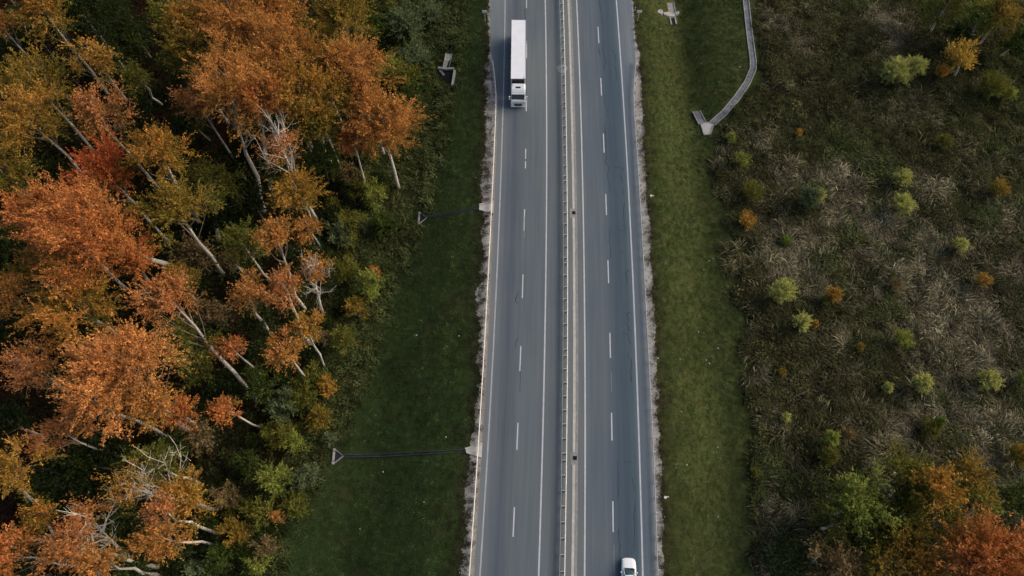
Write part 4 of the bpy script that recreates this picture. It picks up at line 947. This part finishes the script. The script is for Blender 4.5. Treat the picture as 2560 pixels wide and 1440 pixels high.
# ------------------------------------------------------------------ ground cover: tufts of grass and weeds (uncountable)
def tuft(kind, seed):
    g = np.random.default_rng(seed); v = []; f = []; c_ = []
    def blade(b, d, Lb, w, h, droop, shade, seg=2):
        s = np.array([-d[1], d[0], 0]) * w / 2; pr = None
        for i in range(seg + 1):
            t = i / seg; q = b + d * Lb * t + np.array([0, 0, h * (math.sin(min(1, t * 1.25) * math.pi / 2)) - droop * t * t]); k = (1 - t) * .75 + .25
            if i < seg: a_ = len(v); v.extend([q - s * k, q + s * k])
            else: a_ = len(v); v.append(q)
            if pr is not None:
                if i < seg: f.append((pr, pr + 1, a_ + 1)); f.append((pr, a_ + 1, a_)); c_.extend([shade, shade])
                else: f.append((pr, pr + 1, a_)); c_.append(shade)
            pr = a_
    if kind == 'straw':
        for _ in range(26):
            b = np.array([*g.normal(0, .30, 2), 0]); an = g.normal(0, .38); d = np.array([math.cos(an), math.sin(an), 0])
            blade(b, d, g.uniform(.5, 1.25), g.uniform(.05, .11), g.uniform(.35, .8), g.uniform(.1, .55), g.choice([.3, .6, 1.0, 1.7]), 3)
    elif kind == 'wisp':
        for _ in range(22):
            b = np.array([*g.normal(0, .35, 2), 0]); an = g.normal(0, .6); d = np.array([math.cos(an), math.sin(an), 0])
            blade(b, d, g.uniform(.25, .8), g.uniform(.035, .07), g.uniform(.3, .7), g.uniform(.1, .4), g.choice([.4, .8, 1.3, 2.2]), 2)
    elif kind == 'weed':
        for _ in range(46):
            p = np.array([*g.normal(0, .3, 2), g.uniform(.08, .55)]); a = g.uniform(0, 6.28); d = np.array([math.cos(a), math.sin(a), g.uniform(-.4, .4)])
            s = np.array([-d[1], d[0], g.uniform(-.4, .4)]) * .05; Ls = g.uniform(.08, .2); i = len(v); sh = g.uniform(.5, 1.5)
            v.extend([p - s, p + s, p + d * Ls]); f.append((i, i + 1, i + 2)); c_.append(sh)
    elif kind == 'grass':
        for _ in range(26):
            b = np.array([*g.normal(0, .26, 2), 0]); a = g.uniform(0, 6.28); d = np.array([math.cos(a), math.sin(a), 0])
            blade(b, d, g.uniform(.05, .2), g.uniform(.03, .055), g.uniform(.10, .26), .03, g.uniform(.55, 1.5), 1)
    elif kind == 'leafy':
        for _ in range(44):
            p = np.array([*g.normal(0, .45, 2), 0]); p[2] = g.uniform(.1, 1.0) * math.exp(-(p[0] ** 2 + p[1] ** 2) / .5); a = g.uniform(0, 6.28); d = np.array([math.cos(a), math.sin(a), g.uniform(-.3, .3)])
            s = np.array([-d[1], d[0], g.uniform(-.3, .3)]) * .09; Ls = g.uniform(.15, .34); i = len(v); sh = g.uniform(.5, 1.5)
            v.extend([p - s, p + s, p + d * Ls]); f.append((i, i + 1, i + 2)); c_.append(sh)
    elif kind == 'stone':
        n = 5; top = [(.05 * math.cos(t), .05 * math.sin(t), .03 + g.uniform(0, .02)) for t in np.arange(n) * 6.28 / n]
        v = [(.08 * math.cos(t), .08 * math.sin(t), -.01) for t in np.arange(n) * 6.28 / n] + top
        for k in range(n): f += [(k, (k + 1) % n, n + (k + 1) % n), (k, n + (k + 1) % n, n + k)]
        f += [(n, n + 1, n + 2), (n, n + 2, n + 3), (n, n + 3, n + 4)]; c_ = [g.uniform(.8, 1.2)] * len(f)
    me = raw_mesh(kind, np.array(v), np.array(f), np.repeat(np.array(c_)[:, None], 3, 1), 'shade', M_tuft)
    return me
def scatter(name, x, y, tint, kinds, scale, lean=None, label=None, dz=0.0, on=None, z=None):
    n = len(x); g = np.random.default_rng(n)
    coll = bpy.data.collections.new(name + '_kinds')
    for i, (kd, sd_) in enumerate(kinds):
        o = bpy.data.objects.new('%s_%02d' % (name, i), tuft(kd, sd_)); coll.objects.link(o)
    me = bpy.data.meshes.new(name); me.vertices.add(n)
    z = GZ(x, y) + dz if z is None else z
    me.vertices.foreach_set('co', np.stack([x, y, z], 1).astype(np.float32).ravel())
    rz_ = g.uniform(0, 6.28, n) if lean is None else lean + g.normal(0, .22, n)
    a = me.attributes.new('rot', 'FLOAT_VECTOR', 'POINT'); a.data.foreach_set('vector', np.stack([g.normal(0, .12, n), g.normal(0, .12, n), rz_], 1).astype(np.float32).ravel())
    a = me.attributes.new('scl', 'FLOAT', 'POINT'); a.data.foreach_set('value', (scale * g.uniform(.7, 1.35, n)).astype(np.float32))
    a = me.attributes.new('idx', 'INT', 'POINT'); a.data.foreach_set('value', g.integers(0, len(kinds), n).astype(np.int32) if on is None else on)
    a = me.attributes.new('tint', 'FLOAT_COLOR', 'POINT'); a.data.foreach_set('color', np.concatenate([np.clip(tint, 0.004, 1), np.ones((n, 1))], 1).astype(np.float32).ravel())
    ng = bpy.data.node_groups.new(name, 'GeometryNodeTree')
    ng.interface.new_socket('Geometry', in_out='INPUT', socket_type='NodeSocketGeometry'); ng.interface.new_socket('Geometry', in_out='OUTPUT', socket_type='NodeSocketGeometry')
    gi = ng.nodes.new('NodeGroupInput'); go = ng.nodes.new('NodeGroupOutput'); ip_ = ng.nodes.new('GeometryNodeInstanceOnPoints'); ci = ng.nodes.new('GeometryNodeCollectionInfo')
    ci.inputs['Collection'].default_value = coll; ci.inputs['Separate Children'].default_value = True; ci.inputs['Reset Children'].default_value = True
    ip_.inputs['Pick Instance'].default_value = True
    def na(nm, dt):
        q = ng.nodes.new('GeometryNodeInputNamedAttribute'); q.data_type = dt; q.inputs['Name'].default_value = nm; return q.outputs['Attribute']
    lk = ng.links; lk.new(gi.outputs[0], ip_.inputs['Points']); lk.new(ci.outputs[0], ip_.inputs['Instance'])
    lk.new(na('idx', 'INT'), ip_.inputs['Instance Index']); lk.new(na('rot', 'FLOAT_VECTOR'), ip_.inputs['Rotation']); lk.new(na('scl', 'FLOAT'), ip_.inputs['Scale']); lk.new(ip_.outputs[0], go.inputs[0])
    o = link(name, me, kind='stuff', label=label); md_ = o.modifiers.new('scatter', 'NODES'); md_.node_group = ng
    return o
g = np.random.default_rng(11)
def rnd(n, x0, x1, y0=-12, y1=116): return g.uniform(x0, x1, n), g.uniform(y0, y1, n)
# short grass of both verges
x, y = rnd(150000, -50, 46); s = x - RC(y)
outer = np.where(s < 11, lw(y) - s, s - rw(y))            # distance out from the gravel edge
inside = np.where(s < 11, x > fe(y) - 3, x < fd(y) + 1 + 5 * (vn(x, y, 2.4, 55, 3) - .5)) & (outer > -.1)
thin = g.uniform(0, 1, len(x)) < np.clip(.35 + outer * .5, .25, 1)
k = inside & thin & ((s < 0) | (s > 20)) & clear(x, y); x, y, s, outer = x[k], y[k], s[k], outer[k]
n1 = vn(x, y, 9, 41)[:, None]; n2 = vn(x, y, 2.5, 43)[:, None]; n3 = vn(x, y, .9, 45, 2)[:, None]; lf = (s < 11)[:, None]
tl = np.array([.040, .074, .024]) * (1 - n1) + np.array([.078, .098, .034]) * n1
tr2 = np.array([.050, .082, .024]) * (1 - n1) + np.array([.086, .106, .036]) * n1
tint = np.where(lf, tl, tr2)
band = np.where(s < 11, np.exp(-((outer - 4.2) / 1.3) ** 2), np.exp(-((outer - 3.5) / 2.2) ** 2))[:, None]
tint = tint * (1 + .25 * band); low = (sm(29, 33, s) * sm(58, 70, y))[:, None]; tint = tint * (1 - .32 * low) + np.array([.004, .012, .004]) * low
dry = np.clip(1.1 - outer / 1.6, 0, 1)[:, None]; tint = tint * (1 - dry * .75) + np.array([.085, .07, .042]) * dry * .75
brn = sm(.58, .8, n2); tint = tint * (1 - .65 * brn) + np.array([.062, .052, .030]) * .65 * brn
tint = np.where(lf, tint * (.45 + 1.1 * n3) * g.uniform(.5, 1.6, (len(x), 1)), tint * (.74 + .52 * n3) * g.uniform(.5, 1.6, (len(x), 1))); rr = g.uniform(0, 1, (len(x), 1)); tint = np.where(rr > .985, tint * 3.2, tint); tint = np.where(rr < .02, tint * .3, tint)
scatter('verge_grass', x, y, tint, [('grass', 1), ('grass', 2), ('grass', 3), ('grass', 4)], .72, label='short green grass of the roadside slopes')
# dark weeds creeping over the gravel
x, y = rnd(60000, -9, 27); s = x - RC(y); outer = np.where(s < 11, lw(y) - s, s - rw(y)); al_ = np.where(s < 11, ip(AL, y) - s, s - ip(AR, y))
k = (outer < .75) & (al_ > .3) & (g.uniform(0, 1, len(x)) < np.where(s < 11, .66, .5) * np.clip(1.0 + outer * np.where(s < 11, .7, 1.5), .16, 1)) & (vn(x, y, .55, 50, 2) > np.where(s < 11, .40, .36)) & ((s < 0) | (s > 20)) & clear(x, y, .1); x, y = x[k], y[k]
scatter('shoulder_weeds', x, y, np.array([.050, .048, .026]) * g.uniform(.4, 1.5, (len(x), 1)) + np.array([.022, .010, .005]) * g.uniform(0, 1, (len(x), 1)), [('weed', 5), ('grass', 6), ('weed', 7)], .7, label='dark weeds creeping over the gravel edge', dz=.02)
x, y = rnd(9000, -9, 27); s = x - RC(y); outer = np.where(s < 11, lw(y) - s, s - rw(y)); al_ = np.where(s < 11, ip(AL, y) - s, s - ip(AR, y))
k = (outer < .3) & (al_ > .1) & ((s < 0) | (s > 20)) & clear(x, y, .1); x, y = x[k], y[k]
scatter('gravel_stones', x, y, np.array([.36, .34, .31]) * g.uniform(.45, 1.3, (len(x), 1)), [('stone', 8), ('stone', 9)], 1.2, label='loose gravel stones on the shoulders', dz=.03)
# rough growth between slope and wood
x, y = rnd(60000, -72, -8); d_ = x - fe(y); k = (d_ > -26) & (d_ < 8.5) & (g.uniform(0, 1, len(x)) < np.interp((d_ - np.interp(y, [10, 35, 60], [-5.5, -3.0, 0]) * (d_ > -5) + 0), [-26, -12, -6, 0, 8.5], [.10, .3, .9, .9, .0])) & clear(x, y, .5); x, y, d_ = x[k], y[k], d_[k]
n1 = vn(x, y, 5, 61)[:, None]; n2 = vn(x, y, 1.7, 63)[:, None]
tint = np.array([.050, .070, .020]) * (1 - n1) + np.array([.085, .088, .034]) * n1; tint = tint * (.4 + 1.2 * n2) * g.uniform(.6, 1.5, (len(x), 1)); rr = g.uniform(0, 1, (len(x), 1)); tint = np.where(rr > .985, np.array([.12, .085, .03]), tint)
scatter('wood_margin_undergrowth', x, y, tint, [('leafy', 10), ('leafy', 11), ('weed', 12), ('straw', 13)], 1.15, label='rough undergrowth between the grass slope and the wood')
# fallen leaves and low growth on the forest floor
x, y = rnd(42000, -108, -25); d_ = x - fe(y); k = (d_ < -4); x, y = x[k], y[k]; rr = g.uniform(0, 1, (len(x), 1)); gm = (vn(x, y, 7, 71)[:, None] + rr * .35 > .78)
tint = np.where(gm, np.array([.026, .034, .012]), np.array([.042, .022, .013])) * g.uniform(.4, 1.4, (len(x), 1))
scatter('forest_floor_litter', x, y, tint, [('leafy', 14), ('weed', 15), ('weed', 16)], 1.1, label='fallen leaves and low growth on the forest floor')
# the weedy field
BL = [(2150, 560, 120, 1), (2250, 640, 130, 1), (2350, 700, 120, 1), (2440, 790, 130, 1), (2330, 820, 110, .8), (2490, 880, 110, 1), (2100, 440, 75, .7), (1945, 430, 55, .8), (2320, 480, 60, 1), (2520, 540, 60, .9), (2540, 690, 55, .9), (1945, 60, 45, .9), (1975, 110, 35, .7),
      (2215, 60, 55, .9), (2220, 130, 50, .8), (1930, 1050, 40, 1), (1922, 1262, 22, 1), (2350, 1010, 110, .8), (2460, 1080, 110, .8), (2400, 1130, 90, .8), (2230, 1110, 100, .7), (1890, 930, 30, .9), (1900, 345, 50, .7), (2000, 640, 90, .7), (2300, 280, 60, .6), (2090, 900, 90, .5), (1812, 712, 12, 1), (2390, 600, 60, .5)]
x, y = rnd(165000, 22, 104); k = (x > fd(y) - .3 + 5 * (vn(x, y, 2.4, 57, 3) - .5)) & clear(x, y, .2); x, y = x[k], y[k]
pale = np.zeros(len(x))
for a, b8, r_, w_ in BL:
    q = PG(a, b8); rr = r_ * mpp(q); pale = np.maximum(pale, w_ * np.exp(-(((x - q[0]) ** 2 + (y - q[1]) ** 2) / rr ** 2) ** 1.3))
w1 = vn(x, y, 6, 81, 4); w2 = vn(x, y, 1.8, 83, 3)
pm_ = np.clip(pale * .95 + (w1 - .5) * 1.0 + (w2 - .5) * .9 + .10 - .14 * sm(62, 80, y), 0, 1)
sel = g.uniform(0, 1, len(x)) < pm_ * .26 + .06
flow = (vn(x, y, 4, 91, 2) - .5) * 20 + .4
xs, ys, ps = x[sel], y[sel], pm_[sel][:, None]
tint = np.array([.078, .076, .032]) * (1 - ps) + np.array([.235, .205, .125]) * ps
tint = tint * (.25 + 1.5 * vn(xs, ys, 1.3, 85, 2)[:, None]) * g.uniform(.5, 1.5, (len(xs), 1))
scatter('dry_grass', xs, ys, tint, [('straw', 20), ('straw', 21), ('straw', 22), ('straw', 23)], .7 + .7 * vn(xs, ys, 2.5, 101, 2), lean=flow[sel], label='swirling pale dry grass of the field')
ns_ = (~sel) & (g.uniform(0, 1, len(x)) < .8); xs, ys = x[ns_], y[ns_]; n1 = vn(xs, ys, 8, 87)[:, None]
n0 = sm(.4, .65, vn(xs, ys, 14, 97, 3))[:, None]; tint = (np.array([.036, .038, .017]) * (1 - n1) + np.array([.062, .058, .026]) * n1) * (1 - n0) + (np.array([.038, .052, .018]) * (1 - n1) + np.array([.072, .082, .028]) * n1) * n0
tint = tint * (.45 + 1.1 * vn(xs, ys, 1.6, 89)[:, None]) * g.uniform(.5, 1.5, (len(xs), 1)); rr = g.uniform(0, 1, (len(xs), 1)); tint = np.where(rr > .96, np.array([.15, .13, .05]), tint)
sz = .5 + .75 * sm(.42, .72, vn(xs, ys, 3.2, 99, 3))
scatter('field_weeds', xs, ys, tint, [('leafy', 24), ('weed', 25), ('weed', 26), ('wisp', 27), ('wisp', 28)], sz, lean=None, label='low dark green weeds of the field')
